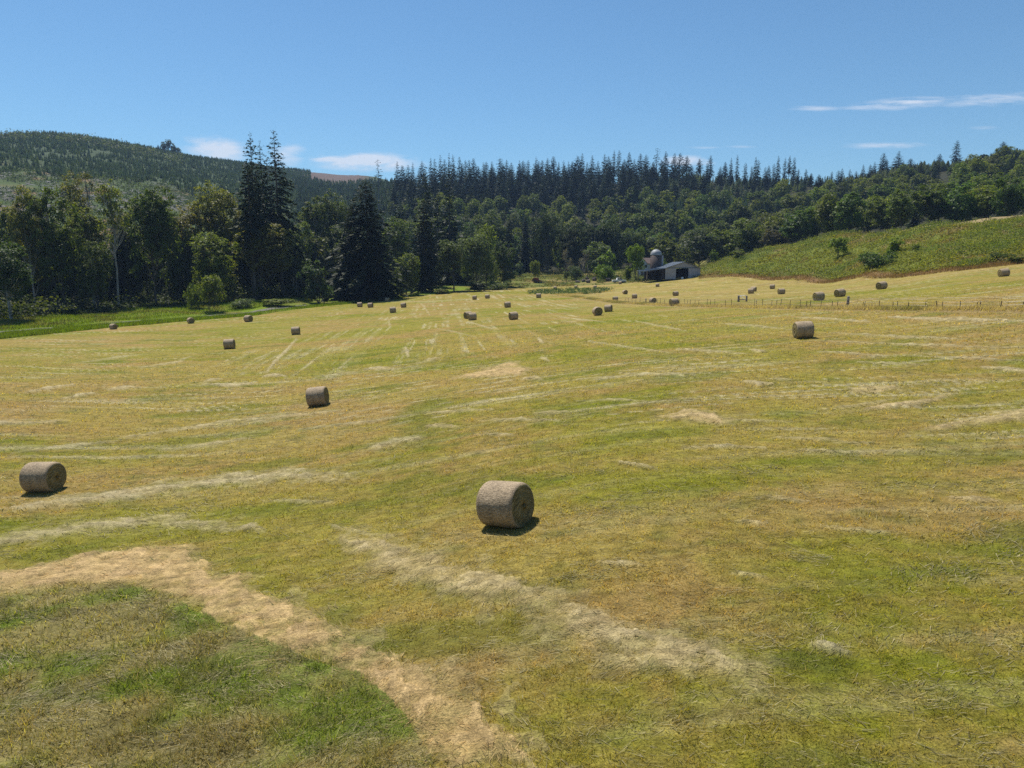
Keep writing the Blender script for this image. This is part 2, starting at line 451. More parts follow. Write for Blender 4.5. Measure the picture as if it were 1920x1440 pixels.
SWATHS = [  # picture outlines of the straw left lying, (points, half thickness or None, strength, tan)
 ([(-260, 1135), (-100, 1100), (0, 1078), (150, 1046), (335, 1028), (430, 1082), (520, 1130), (640, 1195), (760, 1262), (900, 1345), (1010, 1420), (840, 1420), (760, 1330), (680, 1264), (580, 1228), (500, 1202), (430, 1172), (370, 1142), (310, 1110), (240, 1092), (150, 1095), (0, 1118), (-150, 1150)], None, 1.0, 1.0),
 ([(40, 952), (200, 931), (330, 913), (430, 899), (530, 889), (660, 896)], 8, .85, .2),
 ([(-100, 1035), (0, 1015), (120, 997), (270, 976), (400, 985), (500, 992)], 9, .68, .2),
 ([(640, 1000), (720, 1045), (850, 1085), (960, 1125), (1080, 1160), (1200, 1208), (1330, 1245), (1400, 1268)], 25, .60, .5),
 ([(1120, 1055), (1160, 1058), (1205, 1060)], 4, .6, .3),
 ([(862, 706), (930, 690), (962, 676), (987, 695), (980, 703), (900, 708)], None, .8, .9),
 ([(978, 712), (1000, 708), (1018, 712)], 3.5, .6, .5),
 ([(1232, 782), (1290, 767), (1372, 785), (1362, 796), (1300, 792)], None, .8, .7),
 ([(1588, 737), (1620, 725), (1682, 728), (1650, 738)], None, .7, .6),
 ([(1618, 770), (1720, 757), (1785, 741)], 5, .7, .6),
 ([(1735, 806), (1830, 793), (1940, 773), (2050, 750)], 8, .65, .7),
 ([(500, 700), (512, 682), (535, 660), (557, 634)], 2.5, .8, .2),
 ([(682, 693), (715, 691), (742, 694)], 3.5, .9, .2), ([(495, 706), (515, 704), (535, 706)], 3.5, .8, .2),
 ([(385, 720), (430, 724), (476, 720)], 3, .8, .2), ([(380, 718), (395, 713), (412, 711)], 3, .6, .2),
 ([(45, 738), (80, 730), (137, 722)], 3, .7, .3), ([(118, 748), (145, 743), (172, 737)], 3, .8, .2),
 ([(202, 732), (230, 727), (258, 728)], 3.5, .75, .2), ([(-60, 798), (0, 794), (110, 790)], 4.5, .7, .3),
 ([(225, 822), (430, 791), (640, 771)], 3.5, .6, .2), ([(760, 650), (763, 660), (766, 670)], 4, .7, .2),
 ([(780, 683), (805, 676), (822, 671)], 2.5, .7, .2), ([(1008, 634), (1014, 640), (1019, 644)], 3, .7, .2),
 ([(1012, 672), (1024, 674), (1030, 679)], 3, .7, .2),
 ([(1388, 716), (1420, 720), (1452, 722)], 3.5, .75, .3), ([(1440, 711), (1465, 712), (1487, 713)], 2.5, .7, .2),
 ([(1490, 595), (1560, 599), (1630, 604)], 2, .7, .2), ([(1668, 595), (1760, 600), (1940, 603)], 3, .8, .2),
 ([(1358, 607), (1420, 612), (1488, 619)], 2, .6, .2), ([(1545, 640), (1700, 647), (1940, 653)], 2.2, .55, .2),
 ([(1405, 656), (1420, 659), (1436, 661)], 2.5, .7, .3), ([(1835, 690), (1890, 693), (1960, 702)], 3.5, .7, .3),
 ([(1480, 718), (1520, 716), (1560, 720)], 2, .4, .2), ([(1540, 768), (1640, 757), (1680, 748)], 3, .5, .3),
 ([(800, 775), (860, 772), (925, 769)], 2.5, .6, .3), ([(798, 801), (830, 799), (862, 801)], 3.5, .6, .5),
 ([(900, 790), (970, 787), (1050, 790)], 2.5, .6, .3), ([(1000, 776), (1040, 773), (1065, 773)], 3, .5, .5),
 ([(690, 840), (740, 828), (790, 822)], 5, .5, .2), ([(890, 816), (930, 815), (965, 818)], 2.5, .6, .2),
 ([(1330, 790), (1420, 790), (1500, 792)], 2, .4, .2), ([(1560, 830), (1600, 832), (1640, 832)], 2.5, .5, .4),
 ([(1440, 822), (1500, 823), (1580, 826)], 2.5, .45, .4), ([(1160, 868), (1195, 873), (1232, 880)], 2.5, .7, .2),
 ([(640, 560), (800, 566), (900, 560)], 1.5, .3, .2), ([(788, 568), (796, 576), (806, 592)], 1.6, .6, .2),
 ([(727, 596), (730, 606), (732, 616)], 2, .5, .2), ([(1050, 595), (1090, 600), (1120, 602)], 1.6, .6, .2),
 ([(1190, 602), (1240, 612), (1290, 622)], 1.6, .5, .2), ([(880, 604), (905, 612), (925, 617)], 1.6, .5, .2),
 ([(820, 616), (850, 622), (890, 632)], 1.4, .4, .2), ([(600, 705), (650, 700), (665, 697)], 2.5, .5, .2),
 ([(1780, 935), (1830, 938), (1870, 940)], 5, .45, .5), ([(1440, 938), (1480, 938), (1520, 942)], 3, .4, .3),
 ([(1370, 978), (1400, 980), (1440, 983)], 3, .6, .2), ([(1545, 990), (1600, 995), (1680, 1000)], 3, .5, .2),
 ([(1370, 1075), (1400, 1078), (1440, 1084)], 3, .55, .2), ([(1520, 1210), (1560, 1218), (1590, 1228)], 9, .6, .1),
 ([(620, 988), (680, 1000), (740, 1010)], 4, .5, .2),
 ([(1270, 655), (1330, 659), (1400, 664)], 2, .6, .2), ([(1560, 625), (1680, 632), (1800, 636)], 2, .6, .2), ([(1700, 668), (1800, 672), (1940, 678)], 2, .6, .2),
 ([(1600, 680), (1680, 683), (1740, 684)], 2, .5, .2), ([(1530, 660), (1600, 664), (1660, 668)], 2, .5, .2), ([(1100, 640), (1180, 652), (1260, 662)], 1.8, .5, .3),
 ([(1160, 700), (1240, 703), (1330, 700)], 2, .5, .2), ([(1080, 712), (1150, 707), (1230, 703)], 2, .5, .2), ([(1500, 845), (1620, 848), (1760, 845)], 3, .5, .3),
 ([(1280, 842), (1360, 838), (1440, 842)], 3, .5, .3), ([(1080, 752), (1160, 750), (1230, 754)], 2, .5, .2), ([(300, 845), (400, 832), (470, 822)], 3, .5, .2),
 ([(20, 850), (120, 838), (220, 828)], 3, .5, .2), ([(560, 805), (700, 790), (780, 778)], 2.4, .5, .2), ([(260, 690), (330, 680), (360, 668)], 2, .5, .2), ([(150, 680), (220, 670), (270, 664)], 2, .5, .2), ([(490, 940), (560, 942), (625, 942)], 3, .5, .1),
]
SW = []
for (pts, t, st_, tan) in SWATHS:
    P = px_poly(pts, t)
    x_, y_ = P[:, 0], P[:, 1]
    area = abs(np.sum(x_ * np.roll(y_, -1) - np.roll(x_, -1) * y_)) / 2
    per = np.sum(np.hypot(x_ - np.roll(x_, -1), y_ - np.roll(y_, -1)))
    th = float(np.clip(2 * area / per, .25, 2.2))          # typical thickness on the ground
    SW.append((P, min(1.0, st_ * 1.25), tan, P.min(0) - 3, P.max(0) + 3, th))

def straw_mask(x, y):
    """how much straw lies at a point, and how tan it is; the edges are frayed"""
    s = np.zeros_like(x); tn = np.zeros_like(x)
    for (P, st, tan, lo, hi, th) in SW:
        k = (x > lo[0]) & (x < hi[0]) & (y > lo[1]) & (y < hi[1])
        if not k.any(): continue
        ii = np.nonzero(k)[0]; xx, yy = x[ii], y[ii]
        hitf = np.zeros(len(ii))
        for q in range(4):
            sc = .35 + .55 * th
            ax = (fbm(xx / sc, yy / sc, 3 + 10 * q, 4) - .5) * th * (.8 + .75 * q) * (1.35 if (tan < .7 and th > .6) else (.8 if tan < .7 else 1.0))
            ay = (fbm(xx / sc, yy / sc, 5 + 10 * q, 4) - .5) * th * (.8 + .75 * q) * (1.35 if (tan < .7 and th > .6) else (.8 if tan < .7 else 1.0))
            hitf += in_poly(xx + ax, yy + ay, P) / 4
        br = np.clip(.25 + 1.45 * fbm(xx / .7, yy / .4, 8, 4), 0, 1.3); br = br if tan < .95 else .55 + .5 * br
        v = np.clip(st * br * hitf, 0, 1)
        s[ii] = np.maximum(s[ii], v); tn[ii] = np.maximum(tn[ii], tan * st * np.minimum(1, hitf * 1.5))
    return s, tn

def lin(r, g, b):
    f = lambda c: ((c / 255 + .055) / 1.055) ** 2.4 if c > 10 else c / 255 / 12.92
    return np.array([f(r), f(g), f(b)])

C_GREEN = np.array([0.170, 0.166, 0.014]); C_LUSH = np.array([0.105, 0.130, 0.010]); C_OLIVE = np.array([0.258, 0.215, 0.042])
C_BROWN = np.array([0.272, 0.185, 0.058]); C_STRAW = np.array([0.40, 0.345, 0.20]); C_TAN = np.array([0.50, 0.345, 0.165])
C_DEEP = np.array([0.07, 0.10, 0.02])
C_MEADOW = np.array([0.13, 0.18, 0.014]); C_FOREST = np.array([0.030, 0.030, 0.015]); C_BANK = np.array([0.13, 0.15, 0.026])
C_HILL = np.array([0.060, 0.085, 0.026]); C_SLASH = np.array([0.135, 0.120, 0.115]); C_RUST = np.array([0.25, 0.145, 0.075])

FENCE_PX = [(1046, 553), (1080, 557), (1120, 562), (1160, 567.5), (1220, 571), (1290, 574), (1390, 575.5), (1500, 577.5), (1590, 579), (1700, 580), (1800, 580), (1925, 580), (2080, 580)]
FENCE = np.array([hit(u, y)[:2] for (u, y) in FENCE_PX])
BACK_PX = [(1046, 553), (1072, 552), (1100, 550), (1130, 548), (1148, 546)]
BACK = np.array([hit(u, y)[:2] for (u, y) in BACK_PX])

def dist_poly(x, y, P):
    d = np.full(x.shape, 1e9)
    for i in range(len(P) - 1):
        ax, ay = P[i]; bx, by = P[i + 1]
        L2 = (bx - ax) ** 2 + (by - ay) ** 2
        t = np.clip(((x - ax) * (bx - ax) + (y - ay) * (by - ay)) / L2, 0, 1)
        d = np.minimum(d, np.hypot(x - ax - t * (bx - ax), y - ay - t * (by - ay)))
    return d

def field_color(x, y):
    """colour of the mown field before any light falls on it"""
    r = np.hypot(x, y)
    big = fbm(x / 16, y / 11, 101, 4)
    med = fbm(x / 4.0 + 3, y / 2.6, 111, 4)
    fine = fbm(x / 0.5, y / 0.38, 121, 3)
    # rows: across the view nearby and on the right, running away from the viewer in the middle distance
    bend = y + 0.0022 * (x + 4) ** 2 * np.where(x < 0, -1.0, .2) - .04 * x + (fbm(x / 30, y / 30, 191, 2) - .5) * 6
    rowA = fbm(x / 11, bend / .62, 131, 4)
    rowB = fbm((x + 0.10 * (y - 60)) / .8, y / 26, 141, 4)
    wB = sstep(48, 70, y) * sstep(38, 12, np.abs(x + 8))
    row = rowA * (1 - wB) + rowB * wB
    g = np.clip((big - .5) * 2.6 + (med - .5) * 1.8 + (fine - .5) * .8 + .42, 0, 1)[:, None]
    c = C_BROWN * (1 - g) + C_GREEN * g
    o = np.clip((fbm(x / 7 + 50, y / 4, 151, 4) - .5) * 3 + .45, 0, 1)[:, None]
    c = c * (1 - .55 * o) + C_OLIVE * .55 * o
    l = sstep(.60, .78, fbm(x / 5 + 9, y / 2.2, 161, 4))[:, None]
    c = c * (1 - .55 * l) + C_LUSH * .55 * l
    st = sstep(.54, .82, row + .3 * (med - .5)) * (0.25 + 0.75 * sstep(.42, .62, fbm(x / 9, y / 5, 171, 3)))
    st = st[:, None] * .6 * (.30 + .70 * sstep(20, 42, r))[:, None]
    c = c * (1 - st) + C_STRAW * st
    thin = (1 - wB) * fbm(x / 10, bend / .30, 137, 3) + wB * fbm((x + 0.10 * (y - 60)) / .38, y / 13, 147, 3)
    zone = sstep(.45, .62, fbm(x / 14 + 5, y / 7, 177, 3))
    t2 = (sstep(.645, .745, thin) * zone * sstep(16, 34, r))[:, None] * .75
    c = c * (1 - t2) + C_STRAW * 1.05 * t2
    st = np.maximum(st, t2)
    dk = sstep(.62, .80, fbm(x / 1.3, y / .8, 181, 3))[:, None] * .35
    c = c * (1 - dk) + C_DEEP * dk
    gold = (sstep(.08, .14, x / np.maximum(y, 1)) * sstep(108, 124, y) * np.clip(.15 + 1.1 * (row - .3) + 1.2 * (med - .5), 0, .75))[:, None]
    c = c * (1 - gold) + np.array([0.34, 0.255, 0.085]) * gold
    gd = (sstep(.08, .14, x / np.maximum(y, 1)) * sstep(108, 124, y) * sstep(.58, .75, fbm(x / 3.2 + 40, y / 1.6, 187, 3)))[:, None] * .5
    c = c * (1 - gd) + np.array([0.15, 0.115, 0.03]) * gd
    s, tn = straw_mask(x, y)
    s = s * (.75 + .5 * (fine - .3)); s = np.clip(s, 0, 1)[:, None]; tn = np.clip(tn, 0, 1)[:, None]
    c = c * (1 - s) + (C_STRAW * (1 - tn) + C_TAN * tn) * s * (.55 + .75 * fbm(x / .16, y / .10, 433, 3))[:, None]
    # overgrown corner at the lower left below the tan swath
    return c, s[:, 0], st[:, 0], g[:, 0]

CORNER = px_poly([(-260, 1160), (0, 1122), (150, 1100), (240, 1098), (310, 1116), (420, 1175), (570, 1232), (680, 1270), (760, 1345), (820, 1440), (-200, 1440)], None)

def land_color(x, y):
    a, Y = _aY(x, y)
    E = edge_Y(a)
    c, s, st, g = field_color(x, y)
    rel = Y - E + (fbm(x / 3, y / 3, 201, 3) - .5) * 5
    k = in_poly(x, y, CORNER)
    if k.any():
        q = np.clip((fbm(x[k] / 1.6, y[k] / 1.1, 211, 4) - .38) * 4, 0, 1)[:, None]
        q2 = sstep(.5, .75, fbm(x[k] / 1.1 + 7, y[k] / .7, 221, 3))[:, None]
        cc = np.array([0.105, 0.148, 0.018]) * q + np.array([0.23, 0.19, 0.075]) * (1 - q)
        cc = cc * (1 - .5 * q2) + np.array([0.085, 0.07, 0.035]) * .5 * q2
        c[k] = c[k] * .15 + cc * .85
    left = sstep(0.02, -0.08, a)
    # meadow and road side on the left, rough pasture in the middle, fern bank on the right
    n1 = fbm(x / 6, y / 6, 231, 4)[:, None]
    meadow = C_MEADOW * (1 - sstep(.45, .7, n1)) + np.array([0.14, 0.13, 0.03]) * sstep(.45, .7, n1)
    past = np.array([0.13, 0.14, 0.03]) * (1 - sstep(.45, .65, n1)) + np.array([0.22, 0.165, 0.06]) * sstep(.45, .65, n1)
    bank = C_BANK * (.8 + .5 * n1) * (1 - .6 * sstep(.58, .72, fbm(x / 8 + 3, y / 8, 241, 3))[:, None]) + C_RUST * .6 * sstep(.58, .72, fbm(x / 8 + 3, y / 8, 241, 3))[:, None]
    rgt = sstep(.24, .32, a)[:, None]
    beyond = meadow * left[:, None] + (1 - left[:, None]) * (past * (1 - rgt) + bank * rgt)
    # brown dry foot of the bank
    foot = (sstep(-4, 0, rel) * sstep(9, 4, rel))[:, None] * rgt
    beyond = beyond * (1 - foot) + np.array([0.21, 0.125, 0.055]) * foot
    w = sstep(-.8, .8, rel)[:, None]
    c = c * (1 - w) + beyond * w
    # woods
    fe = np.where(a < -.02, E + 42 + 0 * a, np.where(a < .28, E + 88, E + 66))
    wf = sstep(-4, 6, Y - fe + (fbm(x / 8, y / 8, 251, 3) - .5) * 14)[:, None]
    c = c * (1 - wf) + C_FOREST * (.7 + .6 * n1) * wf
    # hillside with cuttings on the left
    h = (sstep(215, 260, Y) * sstep(-.30, -.36, a))[:, None]
    n2 = fbm(x / 22, Y / 30, 261, 4)[:, None]; n3 = fbm(x / 14 + 31, Y / 16, 271, 4)[:, None]
    hill = C_HILL * (.8 + .5 * n2)
    hill = hill * (1 - .8 * sstep(.56, .66, n3)) + C_SLASH * .8 * sstep(.56, .66, n3)
    n4 = sstep(.60, .72, fbm(x / 18 + 77, Y / 12, 281, 3))[:, None]
    hill = hill * (1 - .8 * n4) + C_RUST * .8 * n4
    n5 = sstep(.5, .66, fbm(x / 25 + 17, Y / 22, 291, 3))[:, None]
    hill = hill * (1 - .7 * n5) + np.array([0.085, 0.115, 0.040]) * .7 * n5
    c = c * (1 - h) + hill * h
    # far plantation land
    fp = sstep(520, 600, Y)[:, None] * left[:, None]
    c = c * (1 - fp) + np.array([0.05, 0.07, 0.03]) * (.8 + .5 * n2) * fp
    # bare brown summit seen in the saddle
    bs = (sstep(900, 1050, Y) * sstep(-.31, -.29, a) * sstep(-.19, -.22, a))[:, None]
    c = c * (1 - bs) + np.array([0.115, 0.085, 0.072]) * bs
    # bare strip along the top of the bank on the right
    tp = (sstep(.50, .56, a) * sstep(E + 61, E + 63, Y) * sstep(E + 74, E + 70, Y))[:, None]
    c = c * (1 - tp) + np.array([0.28, 0.21, 0.11]) * tp
    # long dry grass along the fence line
    df = np.minimum(dist_poly(x, y, FENCE), dist_poly(x, y, BACK) * 1.4)
    fw = sstep(2.6, 1.2, df + (fbm(x / 2, y / 2, 301, 2) - .5) * 1.5)[:, None] * .85
    c = c * (1 - fw) + np.array([0.26, 0.19, 0.085]) * fw
    return c, s

# ------------------------------------------------------------------ ground sheet
def build_ground():
    th = np.concatenate([np.linspace(-PI, -0.80, 34)[:-1], np.linspace(-0.80, 0.80, 860), np.linspace(0.80, PI, 34)[1:]])
    r = np.concatenate([np.exp(np.linspace(math.log(.5), math.log(6), 24))[:-1], np.exp(np.linspace(math.log(6), math.log(270), 540))[:-1],
                        np.exp(np.linspace(math.log(270), math.log(2400), 130))])
    T, R = np.meshgrid(th, r)
    x = (R * np.sin(T)).ravel(); y = (R * np.cos(T)).ravel()
    z = ground_z(x, y)
    c, s = land_color(x, y)
    nr, nt = R.shape
    z = z + s * (.06 + .16 * fbm(x / .5, y / .5, 71, 3))
    i = np.arange(nr - 1)[:, None] * nt + np.arange(nt - 1)[None, :]
    Q = np.stack([i, i + nt, i + nt + 1, i + 1], -1).reshape(-1, 4)
    # centre fan
    V = np.stack([x, y, z], 1)
    V = np.vstack([V, [[0, 0, gz(0, .3)]]]); ci = len(V) - 1
    Tn = np.stack([np.full(nt - 1, ci), np.arange(nt - 1), np.arange(nt - 1) + 1], 1)
    cc = np.vstack([np.hstack([c, np.ones((len(c), 1))]), [[.15, .14, .04, 1]]])
    m, ntree, nd, lk = newmat('land')
    out = N(nd, 'ShaderNodeOutputMaterial'); b = N(nd, 'ShaderNodeBsdfPrincipled')
    b.inputs['Roughness'].default_value = .95; b.inputs['Specular IOR Level'].default_value = .1
    at = N(nd, 'ShaderNodeAttribute', attribute_name='col')
    ge = N(nd, 'ShaderNodeNewGeometry')
    n1 = N(nd, 'ShaderNodeTexNoise'); n1.inputs['Scale'].default_value = 3.2; n1.inputs['Detail'].default_value = 8; n1.inputs['Roughness'].default_value = .72
    n2 = N(nd, 'ShaderNodeTexNoise'); n2.inputs['Scale'].default_value = 22; n2.inputs['Detail'].default_value = 4; n2.inputs['Roughness'].default_value = .7
    mp = N(nd, 'ShaderNodeMapping'); mp.inputs['Scale'].default_value = (.6, 1.0, 1.0)
    lk.new(ge.outputs['Position'], mp.inputs['Vector'])
    lk.new(mp.outputs['Vector'], n1.inputs['Vector']); lk.new(ge.outputs['Position'], n2.inputs['Vector'])
    m1 = N(nd, 'ShaderNodeMapRange'); m1.inputs['From Min'].default_value = .3; m1.inputs['From Max'].default_value = .7
    m1.inputs['To Min'].default_value = .52; m1.inputs['To Max'].default_value = 1.52
    m2 = N(nd, 'ShaderNodeMapRange'); m2.inputs['From Min'].default_value = .3; m2.inputs['From Max'].default_value = .7
    m2.inputs['To Min'].default_value = .55; m2.inputs['To Max'].default_value = 1.5
    lk.new(n1.outputs['Fac'], m1.inputs['Value']); lk.new(n2.outputs['Fac'], m2.inputs['Value'])
    mm = N(nd, 'ShaderNodeMath', operation='MULTIPLY'); lk.new(m1.outputs['Result'], mm.inputs[0]); lk.new(m2.outputs['Result'], mm.inputs[1])
    mx = N(nd, 'ShaderNodeMix', data_type='RGBA', blend_type='MULTIPLY'); mx.inputs['Factor'].default_value = 1
    lk.new(at.outputs['Color'], mx.inputs['A']); lk.new(mm.outputs['Value'], mx.inputs['B'])
    lk.new(mx.outputs['Result'], b.inputs['Base Color'])
    ad = N(nd, 'ShaderNodeMath', operation='ADD'); lk.new(n1.outputs['Fac'], ad.inputs[0]); lk.new(n2.outputs['Fac'], ad.inputs[1])
    bp = N(nd, 'ShaderNodeBump'); bp.inputs['Strength'].default_value = .8; bp.inputs['Distance'].default_value = .10
    lk.new(ad.outputs['Value'], bp.inputs['Height']); lk.new(bp.outputs['Normal'], b.inputs['Normal'])
    lk.new(b.outputs['BSDF'], out.inputs['Surface'])
    me = make_mesh('ground', V, [(Q[:, ::-1], 0), (Tn[:, ::-1], 0)], [m], True, {'col': ('FLOAT_COLOR', cc)})
    o = link('ground', me); tag(o, kind='structure')
    return z
GZ = build_ground()

# ------------------------------------------------------------------ blades and strands
def blades(name, x, y, h, w, lean, col, var, label, cat='grass', mat=None, lift=0.0, flat=None, along=None):
    n = len(x)
    z = ground_z(x, y)
    if flat is None: flat = np.zeros(n)
    ph = RNG.uniform(0, 2 * PI, n)
    if along is not None: ph = along
    dx, dy = np.cos(ph), np.sin(ph)
    b = np.stack([x, y, z - 0.01 + lift], 1)
    side = np.stack([-dy * w, dx * w, np.zeros(n)], 1)
    tipv = np.stack([dx * lean * h, dy * lean * h, h * (1 - flat)], 1)
    V = np.empty((n, 3, 3))
    V[:, 0] = b - side; V[:, 1] = b + side; V[:, 2] = b + tipv
    Fc = np.arange(n * 3).reshape(n, 3)
    c4 = np.repeat(np.hstack([col, np.ones((n, 1))])[:, None, :], 3, 1).reshape(-1, 4)
    v3 = np.repeat(var, 3)
    me = make_mesh(name, V.reshape(-1, 3), [(Fc, 0)], [mat or M['blade']], False, {'col': ('FLOAT_COLOR', c4), 'var': ('FLOAT', v3)})
    o = link(name, me); tag(o, label, cat, kind='stuff')
    return o

def near_points(n, r0, r1, half=.80):
    r = np.exp(RNG.uniform(math.log(r0), math.log(r1), n)); t = RNG.uniform(-half, half, n)
    return r * np.sin(t), r * np.cos(t), r

def build_stubble():
    x, y, r = near_points(540000, 7.0, 130.0, .95)
    a, Y = _aY(x, y); k = Y < edge_Y(a) - 1
    x, y, r = x[k], y[k], r[k]
    c, s = land_color(x, y)
    corner = in_poly(x, y, CORNER)
    clump = fbm(x / .45, y / .45, 401, 2)
    keep = RNG.random(len(x)) < np.clip(.35 + 1.3 * (clump - .3), .1, 1) * (1 - .75 * s)
    x, y, r, c, corner, clump = x[keep], y[keep], r[keep], c[keep], corner[keep], clump[keep]
    n = len(x); f = (r / 10)
    h = RNG.uniform(.03, .09, n) * f ** .25 * (.6 + .9 * clump) * sstep(135, 60, r)
    h = np.where(corner, h * 2.3, h)
    w = RNG.uniform(.004, .008, n) * f ** .8
    c = c * RNG.uniform(.85, 1.9, (n, 1)) * np.array([1.12, 1.12, 1.0])
    dry = RNG.random(n) < .16
    c[dry] = c[dry] * .4 + C_STRAW * .6
    dkb = RNG.random(n) < .10
    c[dkb] *= .6
    blades('stubble_grass', x, y, h, w, RNG.uniform(.4, 1.8, n), c, RNG.random(n), 'short mown grass stubble covering the hay field')
build_stubble()

def build_hay():
    xs, ys, rs, fl = [], [], [], []
    x, y, r = near_points(420000, 7.0, 80.0)
    c, s, st, g = field_color(x, y)
    corner = in_poly(x, y, CORNER)
    p = np.clip(s * 1.1 + st * .5 + .05 + .38 * sstep(.60, .74, fbm(x / 2.4, y / .9, 423, 4)), 0, 1); p[corner] = np.maximum(p[corner] * .8, .12 + .55 * sstep(.52, .66, fbm(x[corner] / 1.5, y[corner] / .8, 421, 3)))
    a, Y = _aY(x, y)
    k = (RNG.random(len(x)) < p) & (Y < edge_Y(a) - 1)
    x, y, r, s = x[k], y[k], r[k], s[k]
    _, tn = straw_mask(x, y)
    n = len(x); f = r / 10
    L = RNG.uniform(.10, .34, n) * f ** .5
    w = RNG.uniform(.0032, .0065, n) * f ** .85
    tn = np.clip(tn, 0, 1)[:, None]
    c = (C_STRAW * (1 - tn) + C_TAN * tn) * RNG.uniform(.38, 1.75, (n, 1))
    gr = RNG.random(n) < .18
    c[gr] = np.array([.22, .23, .10]) * RNG.uniform(.7, 1.2, (gr.sum(), 1))
    lift = RNG.uniform(.01, .10, n) * (.4 + .9 * s)
    ang = RNG.normal(0, .55, n) + (fbm(x / 2, y / 2, 411, 2) - .5) * 3 + np.where(RNG.random(n) < .5, 0, PI)
    blades('loose_hay', x, y, L, w, np.ones(n), c, RNG.random(n) * .5, 'loose dry hay strands lying in swaths on the field', 'hay', lift=lift, flat=RNG.uniform(.80, 1.15, n), along=ang)
build_hay()

def strip_points(n, alo, ahi, d0, d1, seed=1):
    """points between d0 and d1 metres beyond the field edge"""
    a = RNG.uniform(alo, ahi, n); E = edge_Y(a)
    Y = E + RNG.uniform(d0, d1, n)
    return a * Y, Y

def build_verges():
    # tall bright grass between the field and the gravel road
    x, y = strip_points(90000, -1.0, -.135, -.5, 10.0)
    a, Y = _aY(x, y)
    rel = Y - edge_Y(a)
    wid = np.interp(a, [-1, -.35, -.30, -.135], [9.6, 8.2, 4.8, 7.5])
    k = (rel < wid * (.75 + .5 * fbm(x / 3, y / 3, 431, 2)))
    gap = (a > -.365) & (a < -.315)
    k &= ~gap | (RNG.random(len(x)) < .25)
    x, y = x[k], y[k]; n = len(x)
    cl = fbm(x / 1.5, y / 1.5, 441, 3)
    h = RNG.uniform(.35, .8, n) * (.5 + 1.0 * cl)
    c = np.array([.15, .21, .014]) * RNG.uniform(.75, 1.25, (n, 1))
    c = c * (1 - .5 * sstep(.55, .7, cl)[:, None]) + np.array([.13, .14, .04]) * .5 * sstep(.55, .7, cl)[:, None]
    blades('verge_grass', x, y, h, RNG.uniform(.02, .04, n), RNG.uniform(.1, .6, n), c, RNG.random(n), 'tall bright green grass along the road edge')
    x, y = strip_points(90000, -1.0, -.29, 17.0, 62)
    n = len(x); cl = fbm(x / 4, y / 4, 451, 3)
    h = RNG.uniform(.25, .6, n) * (.6 + .8 * cl)
    q = sstep(.48, .68, cl)[:, None]
    c = (np.array([.15, .205, .014]) * (1 - q) + np.array([.15, .145, .05]) * q) * RNG.uniform(.75, 1.25, (n, 1))
    blades('meadow_grass', x, y, h, RNG.uniform(.03, .06, n), RNG.uniform(.1, .7, n), c, RNG.random(n), 'bright green uncut meadow between road and left woods')
    # tall dry grass along the fence
    pts = []
    for P, cnt in ((FENCE, 42000), (BACK, 7000)):
        seg = np.hypot(*(P[1:] - P[:-1]).T); cum = np.concatenate([[0], np.cumsum(seg)])
        t = RNG.uniform(0, cum[-1], cnt)
        px = np.interp(t, cum, P[:, 0]); py = np.interp(t, cum, P[:, 1])
        pts.append(np.stack([px + RNG.normal(0, .55, cnt), py + RNG.normal(0, .75, cnt)], 1))
    p = np.vstack(pts); n = len(p)
    cl = fbm(p[:, 0] / 2.2, p[:, 1] / 2.2, 461, 3)
    h = RNG.uniform(.2, .48, n) * (.5 + cl)
    c = np.array([.50, .37, .19]) * RNG.uniform(.7, 1.3, (n, 1))
    gq = sstep(.52, .66, fbm(p[:, 0] / 6, p[:, 1] / 6, 471, 2))[:, None]
    c = c * (1 - .6 * gq) + np.array([.14, .15, .035]) * .6 * gq
    blades('fence_grass', p[:, 0], p[:, 1], h, RNG.uniform(.012, .03, n), RNG.uniform(.4, 1.6, n), c, RNG.random(n) * .6, 'tall dry seeding grass under the wire fence')
    # russet grass at the foot of the bank
    x, y = strip_points(40000, .27, 1.0, -3.0, 9.0)
    n = len(x); h = RNG.uniform(.3, .7, n)
    c = np.array([.24, .145, .07]) * RNG.uniform(.7, 1.3, (n, 1))
    k = RNG.random(n) < np.clip(1.6 * fbm(x / 4, y / 3, 481, 3) - .2, 0, 1)
    blades('russet_grass', x[k], y[k], h[k], RNG.uniform(.02, .045, k.sum()), RNG.uniform(.1, .6, k.sum()), c[k], RNG.random(k.sum()) * .6, 'russet dry grass along the foot of the fern bank')
build_verges()

def leaf_quads(C, Nn, size, asp=0.62):
    """rhombic leaves: centres, normals, sizes -> verts, faces"""
    n = len(C)
    up = RNG.normal(size=(n, 3))
    t = np.cross(Nn, up); t /= np.linalg.norm(t, axis=1, keepdims=True) + 1e-9
    b = np.cross(Nn, t)
    s = size[:, None]
    V = np.empty((n, 4, 3))
    V[:, 0] = C + t * s; V[:, 1] = C + b * s * asp; V[:, 2] = C - t * s; V[:, 3] = C - b * s * asp
    return V.reshape(-1, 3), np.arange(n * 4).reshape(n, 4)

